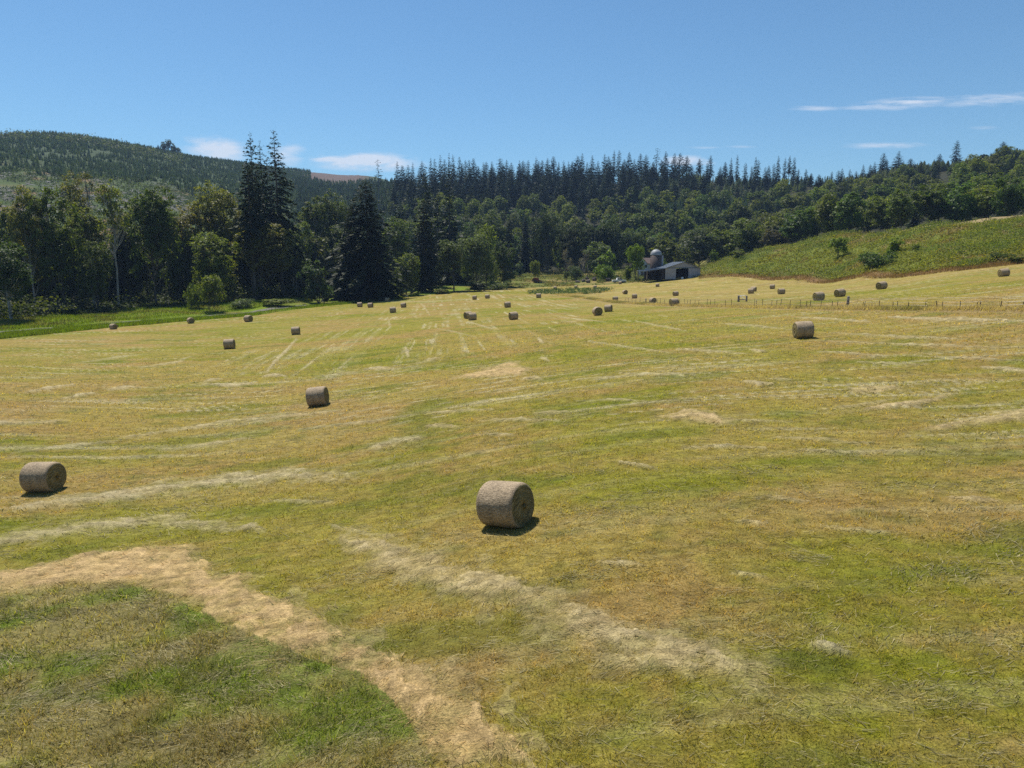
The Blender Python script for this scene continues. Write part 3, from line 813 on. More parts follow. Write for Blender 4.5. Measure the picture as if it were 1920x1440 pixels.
def build_cover(name, x, y, hgt, size, col, per, label, cat, tilt=.7):
    n = len(x); z = ground_z(x, y)
    base = np.stack([x, y, z], 1)
    C = np.repeat(base, per, 0); m = len(C)
    hh = np.repeat(hgt, per)
    off = RNG.normal(size=(m, 3)) * np.stack([hh * .55, hh * .55, hh * .28], 1)
    C = C + off; C[:, 2] += hh * .55
    Nn = RNG.normal(size=(m, 3)) * tilt; Nn[:, 2] += 1.0
    Nn /= np.linalg.norm(Nn, axis=1, keepdims=True)
    V, Q = leaf_quads(C, Nn, np.repeat(size, per) * RNG.uniform(.6, 1.3, m))
    c = np.repeat(col, per, 0) * RNG.uniform(.75, 1.3, (m, 1))
    c4 = np.repeat(np.hstack([c, np.ones((m, 1))]), 4, 0)
    me = make_mesh(name, V, [(Q, 0)], [M['cover']], False, {'col': ('FLOAT_COLOR', c4), 'var': ('FLOAT', np.repeat(RNG.random(m), 4))})
    o = link(name, me); tag(o, label, cat, kind='stuff')

CLEAR = [((ray(1161, 519)[0] * 262.0, 262.0, 0), 3.2), (hit(1007, 530.5), 2.8)] + [(hit(u, y), 1.4) for (u, y) in ((1083, 530), (1094, 528.5), (1103, 530.5), (1101, 524.5), (1114, 527), (1141, 527))]
def clear_of(x, y):
    k = np.ones(x.shape, bool)
    for ((cx, cy, cz), rad) in CLEAR:
        d = math.hypot(cx, cy); ux, uy = cx / d, cy / d
        al = (x - cx) * ux + (y - cy) * uy; ac = (x - cx) * uy - (y - cy) * ux
        k &= ~((np.abs(ac) < rad) & (al < 1.5) & (al > -16))
    return k

def build_bank():
    x, y = strip_points(17000, .255, 1.05, 3.5, 70)
    a, Y = _aY(x, y)
    rel = Y - edge_Y(a)
    low = fbm(x / 5, y / 4, 501, 3)
    top = np.interp(a, [.25, .30, .37, .46, 1.05], [36, 50, 62, 70, 74])
    k = (rel > 4 + 9 * (low - .35)) & (rel < top)
    k &= ~((a > .53) & (rel > 60.5))
    x, y, a, rel = x[k], y[k], a[k], rel[k]; n = len(x)
    q = fbm(x / 10, y / 8, 511, 4); q2 = fbm(x / 4, y / 4, 521, 3)
    c = np.array([.19, .20, .034]) * np.ones((n, 1))
    d = sstep(.50, .66, q)[:, None] * .8; c = c * (1 - d) + np.array([.105, .15, .032]) * d
    e = sstep(.58, .72, fbm(x / 7 + 9, y / 6, 531, 3))[:, None] * .65; c = c * (1 - e) + np.array([.20, .135, .06]) * e
    e2 = sstep(.58, .68, q2)[:, None] * .6; c = c * (1 - e2) + np.array([.17, .175, .022]) * e2
    build_cover('bracken_cover', x, y, (.5 + .9 * sstep(.4, .65, q)) * (.6 + .8 * q2), .13 + .10 * q2 + .02 * sstep(150, 230, y), c, 12, 'dense green and russet bracken covering the right bank', 'ground cover')
    # weeds of the middle pasture
    x, y = strip_points(9000, -.01, .27, 1.0, 95)
    a, Y = _aY(x, y); q = fbm(x / 8, y / 8, 541, 3); rel = Y - edge_Y(a)
    patch = np.exp(-(((a - .085) / .05) ** 2)) * (np.abs(Y - 225) < 10)
    k = (q > .42)
    k &= ~((a > .195) & (rel < 62))
    k &= clear_of(x, y)
    x, y, q = x[k], y[k], q[k]; n = len(x)
    c = np.array([.11, .135, .035]) * np.ones((n, 1)); d = sstep(.52, .62, fbm(x / 5, y / 7, 551, 2))[:, None]
    c = c * (1 - d) + np.array([.17, .15, .045]) * d
    build_cover('pasture_weeds', x, y, .35 + .9 * sstep(.5, .7, q), np.full(n, .20), c, 8, 'rough green weeds in the pasture before the dark woods', 'weeds')
    # dark green weed patch at the edge of the hay field
    pp = [hit(RNG.uniform(990, 1150), RNG.uniform(541, 552)) for _ in range(900)]
    pp = np.array([p for p in pp]); u = pp[:, 0] / pp[:, 1]
    k = np.abs((u - .083) / .062) ** 2 + ((pp[:, 1] - np.median(pp[:, 1])) / 25) ** 2 < 1.1
    pp = pp[k]; n = len(pp)
    build_cover('weed_patch', pp[:, 0], pp[:, 1], np.full(n, .5), np.full(n, .17), np.array([.055, .095, .028]) * np.ones((n, 1)), 9, 'low dark green weed patch lying at the far field edge', 'weeds')
    # weeds before the shed's lean-to
    pp = []
    for _ in range(700):
        u = RNG.uniform(1085, 1236); yy = RNG.uniform(np.interp(u, [1085, 1160, 1236], [524, 517, 514]), np.interp(u, [1085, 1160, 1200, 1236], [532, 530, 530, 521]))
        pp.append(hit(u, yy))
    pp = np.array(pp); pp = pp[clear_of(pp[:, 0], pp[:, 1])]; n = len(pp)
    build_cover('yard_weeds', pp[:, 0], pp[:, 1], np.full(n, .8), np.full(n, .2), np.array([.085, .11, .03]) * np.ones((n, 1)), 10, 'tall grey green weeds growing before the lean-to', 'weeds')
    # undergrowth of the left woods
    x, y = strip_points(11000, -.9, -.02, 38, 120); a, Y = _aY(x, y)
    q = fbm(x / 9, y / 9, 561, 3); n = len(x)
    c = np.array([.042, .058, .014]) * np.ones((n, 1)); d = sstep(.55, .70, q)[:, None]; c = c * (1 - d) + np.array([.065, .08, .015]) * d
    build_cover('woodland_undergrowth', x, y, (.8 + 3.6 * sstep(.40, .66, q)), np.full(n, .36), c, 9, 'tangled leafy undergrowth on the floor of the left woods', 'undergrowth')
build_bank()

# gravel road behind the verge
def build_road():
    a = np.linspace(-1.0, -.30, 160)
    E = edge_Y(a); wid = np.interp(a, [-1, -.45, -.34, -.30], [1.3, 1.3, 2.4, 2.0])
    c = np.interp(a, [-1, -.45, -.335, -.30], [12.8, 12.0, 9.5, 7.0])
    V = []
    for k, s in enumerate((-1, -.5, 0, .5, 1)):
        Y = E + c + s * wid
        x = a * Y
        V.append(np.stack([x, Y, ground_z(x, Y) + .16 - .06 * abs(s)], 1))
    V = np.stack(V, 1).reshape(-1, 3); n = len(a)
    i = np.arange(n - 1)[:, None] * 5 + np.arange(4)[None, :]
    Q = np.stack([i, i + 5, i + 6, i + 1], -1).reshape(-1, 4)
    o = link('gravel_road', make_mesh('gravel_road', V, [(Q[:, ::-1], 0)], [M['gravel']], True)); tag(o, kind='structure')
build_road()

# ------------------------------------------------------------------ hay bales
def bale_mats():
    m, nt, nd, lk = newmat('bale_wrap')
    out = N(nd, 'ShaderNodeOutputMaterial'); b = N(nd, 'ShaderNodeBsdfPrincipled'); b.inputs['Roughness'].default_value = .75; b.inputs['Specular IOR Level'].default_value = .3
    tc = N(nd, 'ShaderNodeTexCoord')
    mp = N(nd, 'ShaderNodeMapping'); mp.inputs['Scale'].default_value = (1.0, 3.0, 3.0)
    lk.new(tc.outputs['Object'], mp.inputs['Vector'])
    n1 = N(nd, 'ShaderNodeTexNoise'); n1.inputs['Scale'].default_value = 14; n1.inputs['Detail'].default_value = 6; n1.inputs['Roughness'].default_value = .75
    lk.new(mp.outputs['Vector'], n1.inputs['Vector'])
    n2 = N(nd, 'ShaderNodeTexNoise'); n2.inputs['Scale'].default_value = 2.2; n2.inputs['Detail'].default_value = 5
    lk.new(tc.outputs['Object'], n2.inputs['Vector'])
    cr = N(nd, 'ShaderNodeValToRGB'); e = cr.color_ramp.elements
    e[0].position = .32; e[0].color = (.075, .055, .032, 1); e[1].position = .70; e[1].color = (.70, .535, .345, 1)
    x = e.new(.5); x.color = (.33, .245, .15, 1)
    lk.new(n1.outputs['Fac'], cr.inputs['Fac'])
    m2 = N(nd, 'ShaderNodeMapRange'); m2.inputs['From Min'].default_value = .3; m2.inputs['From Max'].default_value = .7; m2.inputs['To Min'].default_value = .78; m2.inputs['To Max'].default_value = 1.2
    lk.new(n2.outputs['Fac'], m2.inputs['Value'])
    mx = N(nd, 'ShaderNodeMix', data_type='RGBA', blend_type='MULTIPLY'); mx.inputs['Factor'].default_value = 1
    lk.new(cr.outputs['Color'], mx.inputs['A']); lk.new(m2.outputs['Result'], mx.inputs['B'])
    lk.new(mx.outputs['Result'], b.inputs['Base Color'])
    bp = N(nd, 'ShaderNodeBump'); bp.inputs['Strength'].default_value = 1; bp.inputs['Distance'].default_value = .03
    lk.new(n1.outputs['Fac'], bp.inputs['Height']); lk.new(bp.outputs['Normal'], b.inputs['Normal'])
    lk.new(b.outputs['BSDF'], out.inputs['Surface'])
    w = m
    m, nt, nd, lk = newmat('bale_spiral_end')
    out = N(nd, 'ShaderNodeOutputMaterial'); b = N(nd, 'ShaderNodeBsdfPrincipled'); b.inputs['Roughness'].default_value = .9; b.inputs['Specular IOR Level'].default_value = .15
    tc = N(nd, 'ShaderNodeTexCoord'); sx = N(nd, 'ShaderNodeSeparateXYZ'); lk.new(tc.outputs['Object'], sx.inputs['Vector'])
    r2 = N(nd, 'ShaderNodeMath', operation='MULTIPLY'); lk.new(sx.outputs['Y'], r2.inputs[0]); lk.new(sx.outputs['Y'], r2.inputs[1])
    zz = N(nd, 'ShaderNodeMath', operation='MULTIPLY_ADD'); lk.new(sx.outputs['Z'], zz.inputs[0]); lk.new(sx.outputs['Z'], zz.inputs[1]); lk.new(r2.outputs[0], zz.inputs[2])
    rr = N(nd, 'ShaderNodeMath', operation='SQRT'); lk.new(zz.outputs[0], rr.inputs[0])
    an = N(nd, 'ShaderNodeMath', operation='ARCTAN2'); lk.new(sx.outputs['Z'], an.inputs[0]); lk.new(sx.outputs['Y'], an.inputs[1])
    cv = N(nd, 'ShaderNodeCombineXYZ')
    ms = N(nd, 'ShaderNodeMath', operation='MULTIPLY'); ms.inputs[1].default_value = 26; lk.new(rr.outputs[0], ms.inputs[0])
    ma = N(nd, 'ShaderNodeMath', operation='MULTIPLY_ADD'); ma.inputs[1].default_value = .5; lk.new(an.outputs[0], ma.inputs[0]); lk.new(ms.outputs[0], ma.inputs[2])
    lk.new(ma.outputs[0], cv.inputs['X']); 
    mb = N(nd, 'ShaderNodeMath', operation='MULTIPLY'); mb.inputs[1].default_value = 2.2; lk.new(an.outputs[0], mb.inputs[0]); lk.new(mb.outputs[0], cv.inputs['Y'])
    n1 = N(nd, 'ShaderNodeTexNoise'); n1.inputs['Scale'].default_value = 1.0; n1.inputs['Detail'].default_value = 6; n1.inputs['Roughness'].default_value = .7
    lk.new(cv.outputs[0], n1.inputs['Vector'])
    n3 = N(nd, 'ShaderNodeTexNoise'); n3.inputs['Scale'].default_value = 30; n3.inputs['Detail'].default_value = 4; lk.new(tc.outputs['Object'], n3.inputs['Vector'])
    av = N(nd, 'ShaderNodeMath', operation='MULTIPLY_ADD'); av.inputs[1].default_value = .35; lk.new(n3.outputs['Fac'], av.inputs[0])
    sc = N(nd, 'ShaderNodeMath', operation='MULTIPLY'); sc.inputs[1].default_value = .65; lk.new(n1.outputs['Fac'], sc.inputs[0]); lk.new(sc.outputs[0], av.inputs[2])
    cr = N(nd, 'ShaderNodeValToRGB'); e = cr.color_ramp.elements
    e[0].position = .36; e[0].color = (.035, .028, .012, 1); e[1].position = .68; e[1].color = (.48, .39, .20, 1)
    x = e.new(.52); x.color = (.22, .175, .075, 1)
    lk.new(av.outputs[0], cr.inputs['Fac']); lk.new(cr.outputs['Color'], b.inputs['Base Color'])
    bp = N(nd, 'ShaderNodeBump'); bp.inputs['Strength'].default_value = 1; bp.inputs['Distance'].default_value = .05
    lk.new(av.outputs[0], bp.inputs['Height']); lk.new(bp.outputs['Normal'], b.inputs['Normal'])
    lk.new(b.outputs['BSDF'], out.inputs['Surface'])
    return w, m
M['wrap'], M['spiral'] = bale_mats()

def bale_profile(seed, nseg=56):
    """wrapped side with rounded shoulders, its axis along x, resting on z = 0"""
    rg = np.random.default_rng(seed)
    R, L = BALE_D / 2, BALE_L
    xs = np.array([-.5, -.485, -.46, -.42, -.3, -.15, 0, .15, .3, .42, .46, .485, .5]) * L
    rs = np.array([.90, .94, .97, .99, 1.0, 1.004, 1.006, 1.004, 1.0, .99, .97, .94, .90]) * R
    t = np.linspace(0, 2 * PI, nseg, endpoint=False)
    V = []
    for x, r in zip(xs, rs):
        wob = 1 + .018 * (fbm(np.cos(t) * 2 + 5 + seed, np.sin(t) * 2 + x * 2, seed, 3) - .5) * 2
        rad = r * wob
        z = np.sin(t) * rad; z = np.where(z > 0, z * .975, np.maximum(z, -R * .94))      # settles flat on the ground
        V.append(np.stack([np.full(nseg, x), np.cos(t) * rad * (1 + .025 * (np.sin(t) < 0) * -np.sin(t) * 1.6), z], 1))
    V = np.concatenate(V)
    V[:, 2] += R * .93
    i = np.arange(len(xs) - 1)[:, None] * nseg + np.arange(nseg)[None, :]
    j = np.arange(len(xs) - 1)[:, None] * nseg + (np.arange(nseg)[None, :] + 1) % nseg
    Q = np.stack([i, i + nseg, j + nseg, j], -1).reshape(-1, 4)
    return V, Q, nseg

def end_rings(V, nseg, first, seed, bulge=.035):
    """the spiral end closing the wrapped side, bulging and rough"""
    ring = V[:nseg] if first else V[-nseg:]
    sgn = -1 if first else 1
    c = ring.mean(0); out = [ring]
    Rk = [.93, .8, .66, .52, .38, .24, .1]
    for k in Rk:
        p = c + (ring - c) * k
        t = np.arctan2(p[:, 2] - c[2], p[:, 1])
        p[:, 0] = c[0] + sgn * (bulge * (1 - k * k) ** .6 + .018 * np.sin(k * 34 + t) + .02 * (fbm(np.cos(t) * 3 * k + 9, np.sin(t) * 3 * k + seed, seed, 3) - .5))
        out.append(p)
    P = np.concatenate(out); n = len(out)
    i = np.arange(n - 1)[:, None] * nseg + np.arange(nseg)[None, :]
    j = np.arange(n - 1)[:, None] * nseg + (np.arange(nseg)[None, :] + 1) % nseg
    Q = np.stack([i, i + nseg, j + nseg, j], -1).reshape(-1, 4)
    P = np.vstack([P, c + np.array([sgn * bulge, 0, 0])])
    T = np.stack([np.full(nseg, len(P) - 1), (n - 1) * nseg + np.arange(nseg), (n - 1) * nseg + (np.arange(nseg) + 1) % nseg], 1)
    if first: return P, Q[:, ::-1], T[:, ::-1]
    return P, Q, T

def bale_straw(seed, nn):
    """loose straw ends sticking out of the bale ends and the wrap"""
    rg = np.random.default_rng(seed)
    V = []
    for k in range(nn):
        t = rg.uniform(0, 2 * PI); r = BALE_D / 2 * math.sqrt(rg.uniform(.02, .95)); s = rg.choice([-1, 1])
        p = np.array([s * (BALE_L / 2 + .02), math.cos(t) * r, math.sin(t) * r + BALE_D / 2 * .93])
        if p[2] < .04: continue
        tang = np.array([0, -math.sin(t), math.cos(t)]) * rg.choice([-1, 1])
        d = tang * rg.uniform(.5, 1) + np.array([s * rg.uniform(.05, .45), 0, 0]) + rg.normal(0, .2, 3)
        d = d / np.linalg.norm(d) * rg.uniform(.06, .17)
        w = np.cross(d, [1, .2, .1]); w = w / (np.linalg.norm(w) + 1e-9) * .003
        V += [p - w, p + w, p + d]
    V = np.array(V)
    return V, np.arange(len(V)).reshape(-1, 3)

M['strand'] = simple_mat('straw_strand', (.36, .30, .16), .9, var=.3, scale=6)
def bale_kit(seed):
    V, Q, ns = bale_profile(seed)
    side = make_mesh('bale_wrap', V, [(Q[:, ::-1], 0)], [M['wrap']], True)
    ends = []
    for first in (True, False):
        P, q, t = end_rings(V, ns, first, seed)
        ends.append(make_mesh('bale_end', P, [(q[:, ::-1], 0), (t[:, ::-1], 0)], [M['spiral']], True))
    sv, sf = bale_straw(seed, 420)
    straw = make_mesh('bale_straw', sv, [(sf, 0)], [M['strand']])
    return side, ends, straw
KITS = [bale_kit(s) for s in (3, 11, 23)]
def small_bale(seed):
    V, Q, ns = bale_profile(seed, 28)
    grp = [(Q[:, ::-1], 0)]; allV = [V]; b = len(V)
    for first in (True, False):
        P, q, t = end_rings(V, ns, first, seed)
        grp += [(q[:, ::-1] + b, 1), (t[:, ::-1] + b, 1)]; allV.append(P); b += len(P)
    return make_mesh('small_bale', np.concatenate(allV), grp, [M['wrap'], M['spiral']], True)
SMALL = [small_bale(s) for s in (5, 17)]
BALE_AT = []
for k, (u, yb, bh, th, lab) in enumerate(BALES):
    # the contact line is under the axis, a little beyond the lowest visible edge
    hx, hy, hz = hit(u, yb - 0.04 * bh)
    Y = hy + BALE_D * .12
    X = hx * Y / hy
    z = gz(X, Y)
    dpx = (F * cp * Y + F * sp * (CAMZ - z)) / 1.0
    depth = (Y * cp + (CAMZ - z) * sp)
    s = bh * depth / (F * BALE_D)
    s = min(max(s, .86), 1.16)
    view = math.atan2(X, Y)
    rz = -math.radians(th) - view * 0.9
    sl = (gz(X + .6, Y) - gz(X - .6, Y)) / 1.2
    if bh > 9.2:
        side, ends, straw = KITS[k % 3]
        o = link('hay_bale', side)
        for e in ends: link('bale_end', e, o)
        if bh > 25: link('straw_fuzz', straw, o)['kind'] = 'stuff'
    else:
        o = link('hay_bale', SMALL[k % 2])
    o.location = (X, Y, z - .03); o.rotation_euler = (0, -math.atan(sl) * math.cos(rz), rz); o.scale = (s, s, s)
    tag(o, lab, 'hay bale', 'round hay bales lying on the mown field')
    BALE_AT.append((X, Y, z, s))
    print('bale', k, 'X %.1f Y %.1f z %.1f raw scale %.2f' % (X, Y, z, bh * depth / (F * BALE_D)))

# ------------------------------------------------------------------ tree prototypes
def rot_z(v, a):
    c, s = np.cos(a), np.sin(a)
    return np.stack([v[:, 0] * c - v[:, 1] * s, v[:, 0] * s + v[:, 1] * c, v[:, 2]], 1)

def tubes(paths, n=6):
    """paths: list of (points (k,3), radii (k,)) -> verts, quads"""
    Vs, Qs, b = [], [], 0
    t = np.linspace(0, 2 * PI, n, endpoint=False)
    for P, r in paths:
        P = np.asarray(P, float); r = np.asarray(r, float)
        d = np.gradient(P, axis=0); d /= np.linalg.norm(d, axis=1, keepdims=True) + 1e-9
        ref = np.where(np.abs(d[:, 2:3]) < .9, [[0, 0, 1.]], [[1., 0, 0]])
        e1 = np.cross(d, ref); e1 /= np.linalg.norm(e1, axis=1, keepdims=True) + 1e-9
        e2 = np.cross(d, e1)
        V = P[:, None, :] + (e1[:, None, :] * np.cos(t)[None, :, None] + e2[:, None, :] * np.sin(t)[None, :, None]) * r[:, None, None]
        k = len(P)
        i = np.arange(k - 1)[:, None] * n + np.arange(n)[None, :]; j = np.arange(k - 1)[:, None] * n + (np.arange(n)[None, :] + 1) % n
        Qs.append(np.stack([i, j, j + n, i + n], -1).reshape(-1, 4) + b)
        Vs.append(V.reshape(-1, 3)); b += k * n
    return np.concatenate(Vs), np.concatenate(Qs)

def conifer(seed, H, R, cb, levels, per, sprays, dens=1.0, droop=.25, power=.85, spray=1.0, gaps=0.0, top_r=0.0, lean_up=.1, ragged=.25):
    rg = np.random.default_rng(seed)
    C, T, S, W = [], [], [], []
    limbs = [(np.array([[0, 0, -1.5], [0, 0, H * .3], [rg.normal(0, .12), rg.normal(0, .12), H * .7], [0, 0, H]]), np.array([H * .0135, H * .010, H * .005, .03]))]
    side = rg.uniform(.75, 1.2, 8)
    for i in range(levels):
        f = (i + rg.uniform(-.3, .3)) / levels; f = min(max(f, 0), .995)
        z = H * (cb + (1 - cb) * f)
        prof = (1 - f) ** power * (1.0 if f > .12 else .65 + f * 2.9)
        Lb = R * prof + R * .04
        n = max(3, int(per * (.55 + .6 * prof) * dens))
        ph0 = rg.uniform(0, 2 * PI)
        for k in range(n):
            if rg.random() < gaps: continue
            ph = ph0 + 2 * PI * k / n + rg.normal(0, .25)
            L = Lb * rg.uniform(1 - ragged, 1 + ragged) * side[int(ph / (2 * PI) * 8) % 8]
            up = lean_up + .5 * f + rg.normal(0, .08) - droop * .6 * (1 - f)
            d = np.array([math.cos(ph), math.sin(ph), up])
            ns = max(2, int(sprays * (.35 + prof)))
            s = np.sort(rg.uniform(.12, 1.0, ns)) ** .8
            p = np.array([0, 0, z]) + d * (s * L)[:, None]; p[:, 2] -= droop * L * s ** 2
            yaw = ph + rg.choice([-1, 1], ns) * rg.uniform(.1, .9, ns)
            tv = np.stack([np.cos(yaw), np.sin(yaw), -.25 - .5 * rg.random(ns) + .5 * f], 1)
            tv /= np.linalg.norm(tv, axis=1, keepdims=True)
            p = p + rg.normal(0, .07 * R * .3, (ns, 3))
            C.append(p); T.append(tv); S.append((.32 + .30 * L * (1 - .45 * s)) * spray * rg.uniform(.7, 1.25, ns) * .62); W.append(np.full(ns, rg.random()) * .6 + .4 * rg.random(ns))
            if sprays > 9 and L > 1.5:
                limbs.append((np.array([[0, 0, z], [d[0] * L * .5, d[1] * L * .5, z + up * L * .5 - droop * L * .25], [d[0] * L * .92, d[1] * L * .92, z + up * L * .92 - droop * L * .85]]), np.array([.05 + .006 * L, .03, .012])))
    C = np.concatenate(C); T = np.concatenate(T); S = np.concatenate(S); W = np.concatenate(W)
    n = len(C)
    nn = np.cross(T, rg.normal(size=(n, 3))); nn[:, 2] += .001
    b = np.cross(T, np.array([[0, 0, 1.]]) + rg.normal(0, .45, (n, 3))); b /= np.linalg.norm(b, axis=1, keepdims=True) + 1e-9
    wd = S * rg.uniform(.30, .5, n)
    V = np.empty((n, 4, 3))
    V[:, 0] = C - T * S[:, None] * .5; V[:, 1] = C + b * wd[:, None]; V[:, 2] = C + T * S[:, None]; V[:, 3] = C - b * wd[:, None]
    # fine leader at the top
    return dict(leaf=(V.reshape(-1, 3), np.arange(n * 4).reshape(n, 4), np.repeat(W, 4)), wood=tubes(limbs), H=H)

def broadleaf(seed, H, R, cb, clumps, leaves, leaf, lobes=7, flat=.8, trunks=1, spread=.3, clump_r=.22, top=.5):
    rg = np.random.default_rng(seed)
    zc = H * (cb + 1) / 2; hz = H * (1 - cb) / 2
    # uneven lobes inside the crown envelope
    LB = []
    for k in range(lobes):
        d = rg.normal(size=3); d /= np.linalg.norm(d)
        q = rg.uniform(.35, .68)
        c = np.array([d[0] * R * q, d[1] * R * q, zc + d[2] * hz * q * 1.05])
        LB.append((c, rg.uniform(.38, .6)))
    cc = []
    while len(cc) < clumps:
        c, s = LB[rg.integers(lobes)]
        d = rg.normal(size=3); d /= np.linalg.norm(d)
        if d[2] < -.35 and rg.random() < .6: continue
        q = rg.uniform(.55, 1.0) ** .5
        p = c + d * np.array([R, R, hz * .9]) * s * q
        if p[2] < H * cb * .8 or p[2] > H: continue
        cc.append(p)
    cc = np.array(cc)
    # limbs from a bent trunk to a share of the clumps
    limbs = []; roots = []
    for t in range(trunks):
        ox, oy = (0, 0) if trunks == 1 else rg.normal(0, .6, 2)
        tx, ty = rg.normal(0, R * spread * (.3 if trunks == 1 else 1), 2)
        zs = np.linspace(0, 1, 7); wob = rg.normal(0, .012 * H, (7, 2)) * zs[:, None]
        P = np.stack([ox + tx * zs ** 1.3 + wob[:, 0], oy + ty * zs ** 1.3 + wob[:, 1], zs * H * .9 - 1.0 * (1 - zs)], 1)
        r = H * .014 * (1 - zs * .92) * (1.0 if trunks == 1 else .7)
        limbs.append((P, r)); roots.append(P)
    for p in cc[rg.permutation(len(cc))[:min(len(cc), 60)]]:
        P = roots[rg.integers(trunks)]
        zt = max(H * cb * .5, p[2] - np.hypot(p[0], p[1]) * rg.uniform(.6, 1.3) - .06 * H)
        zt = min(zt, H * .82)
        st = np.array([np.interp(zt, P[:, 2], P[:, 0]), np.interp(zt, P[:, 2], P[:, 1]), zt])
        mid = st * .45 + p * .55; mid[2] -= .03 * H
        limbs.append((np.array([st, mid, p]), np.array([H * .0045, H * .0028, .02])))
    n = clumps * leaves
    C = np.repeat(cc, leaves, 0)
    ra = R * clump_r
    off = rg.normal(size=(n, 3)); off /= np.linalg.norm(off, axis=1, keepdims=True)
    off *= (rg.uniform(0, 1, n) ** .45)[:, None] * ra * np.repeat(rg.uniform(.6, 1.35, clumps), leaves)[:, None]
    off[:, 2] *= flat
    C = C + off
    out = C - np.array([0, 0, zc]); out /= np.linalg.norm(out, axis=1, keepdims=True) + 1e-9
    Nn = out * .55 + off / ra * .35 + rg.normal(0, .55, (n, 3)); Nn[:, 2] += top
    Nn /= np.linalg.norm(Nn, axis=1, keepdims=True)
    up = rg.normal(size=(n, 3)); t = np.cross(Nn, up); t /= np.linalg.norm(t, axis=1, keepdims=True) + 1e-9; b = np.cross(Nn, t)
    s = (leaf * rg.uniform(.55, 1.3, n))[:, None]
    V = np.empty((n, 4, 3)); V[:, 0] = C + t * s; V[:, 1] = C + b * s * .62; V[:, 2] = C - t * s; V[:, 3] = C - b * s * .62
    var = np.repeat(rg.random(clumps), leaves) * .55 + .45 * rg.random(n)
    return dict(leaf=(V.reshape(-1, 3), np.arange(n * 4).reshape(n, 4), np.repeat(var, 4)), wood=tubes(limbs), H=max(H, C[:, 2].max()))

def snag(seed, H):
    rg = np.random.default_rng(seed)
    limbs = [(np.array([[0, 0, -1], [.1, 0, H * .5], [0, .1, H]]), np.array([H * .012, H * .008, .05]))]
    for k in range(26):
        z = H * rg.uniform(.35, .98); ph = rg.uniform(0, 2 * PI); L = rg.uniform(.6, 2.2) * (1.25 - z / H)
        limbs.append((np.array([[0, 0, z], [math.cos(ph) * L * .5, math.sin(ph) * L * .5, z + .12 * L], [math.cos(ph) * L, math.sin(ph) * L, z - .05 * L]]), np.array([.06, .04, .015])))
    return dict(wood=tubes(limbs, 5), leaf=None, H=H)

PROTO = {}
def reg(name, d, leafmat, woodmat):
    V, Q = d['wood']
    d['wood_me'] = make_mesh(name + '_trunk', V, [(Q, 0)], [woodmat], True)
    if d['leaf'] is not None:
        LV, LQ, lv = d['leaf']
        d['leaf_me'] = make_mesh(name + '_crown', LV, [(LQ, 0)], [leafmat], False, {'var': ('FLOAT', lv)})
        AV = np.vstack([LV, V])
        d['all_me'] = make_mesh(name, AV, [(LQ, 0), (Q + len(LV), 1)], [leafmat, woodmat], False, {'var': ('FLOAT', np.concatenate([lv, np.full(len(V), .5)]))})
        d['W'] = np.percentile(np.hypot(LV[:, 0], LV[:, 1]), 97)
    else:
        d['all_me'] = d['wood_me']; d['W'] = 2.0
    PROTO[name] = d

for k in range(4):
    reg(f'fir_{k}', conifer(100 + k, 30, [4.2, 4.8, 3.8, 5.2][k], [.05, .08, .15, .03][k], 38, 8, 8, droop=.3, power=[.78, .86, .72, .92][k], spray=1.5, ragged=.35), M['needle'], M['bark'])
for k in range(3):
    reg(f'slim_{k}', conifer(120 + k, 30, [2.6, 3.0, 2.4][k], [.25, .30, .45][k], 34, 7, 7, droop=.35, power=.55, spray=1.45, gaps=.08, ragged=.45), M['needle'], M['bark'])
for k in range(3):
    reg(f'tallfir_{k}', conifer(140 + k, 47, [7.2, 6.4, 7.6][k], [.22, .28, .20][k], 52, 7, 18, droop=.42, power=[.66, .72, .74][k], spray=1.0, gaps=.2, ragged=.45, lean_up=.12), M['needle'], M['bark'])
for k in range(2):
    reg(f'cedar_{k}', conifer(160 + k, 31, [8.4, 7.0][k], .01, 52, 10, 16, droop=.5, power=[.72, .8][k], spray=1.0, ragged=.35, lean_up=.02), M['needle'], M['bark'])
reg('column', conifer(170, 26, 3.6, .02, 50, 10, 10, droop=.35, power=.42, spray=1.0, ragged=.3), M['needle'], M['bark'])
for k in range(3):
    reg(f'alder_{k}', broadleaf(200 + k, 30, [5.2, 6.2, 4.4][k], [.30, .22, .38][k], [330, 400, 260][k], 30, .27, lobes=[13, 15, 12][k], clump_r=.165, spread=.25), M['leaf'], M['bark_pale'])
for k in range(3):
    reg(f'maple_{k}', broadleaf(220 + k, 24, [7.0, 6.4, 7.8][k], [.10, .06, .12][k], [460, 420, 500][k], 30, .28, lobes=[15, 13, 17][k], clump_r=.135, trunks=[1, 2, 2][k], spread=.4), M['leaf'], M['bark'])
for k in range(2):
    reg(f'airy_{k}', broadleaf(240 + k, 30, [4.6, 5.4][k], [.42, .5][k], [150, 170][k], 22, .25, lobes=10, clump_r=.16, trunks=[1, 3][k], spread=.5), M['leaf'], M['bark_pale'])
for k in range(5):
    reg(f'round_{k}', broadleaf(260 + k, 16, [6.6, 5.8, 7.2, 6.2, 5.2][k], [.02, .05, .0, .04, .02][k], [170, 150, 200, 160, 140][k], 24, .42, lobes=[12, 10, 14, 11, 9][k], clump_r=.19, top=.6), M['leaf'], M['bark'])
for k in range(3):
    reg(f'bush_{k}', broadleaf(280 + k, 5, [3.2, 2.6, 3.6][k], .0, [80, 70, 90][k], 34, .20, lobes=7, clump_r=.24, trunks=3, spread=.5), M['leaf'], M['bark'])
reg('deadshrub', broadleaf(295, 9, 2.6, .1, 60, 10, .16, lobes=6, clump_r=.3, trunks=2, spread=.4), M['leaf'], M['dead'])
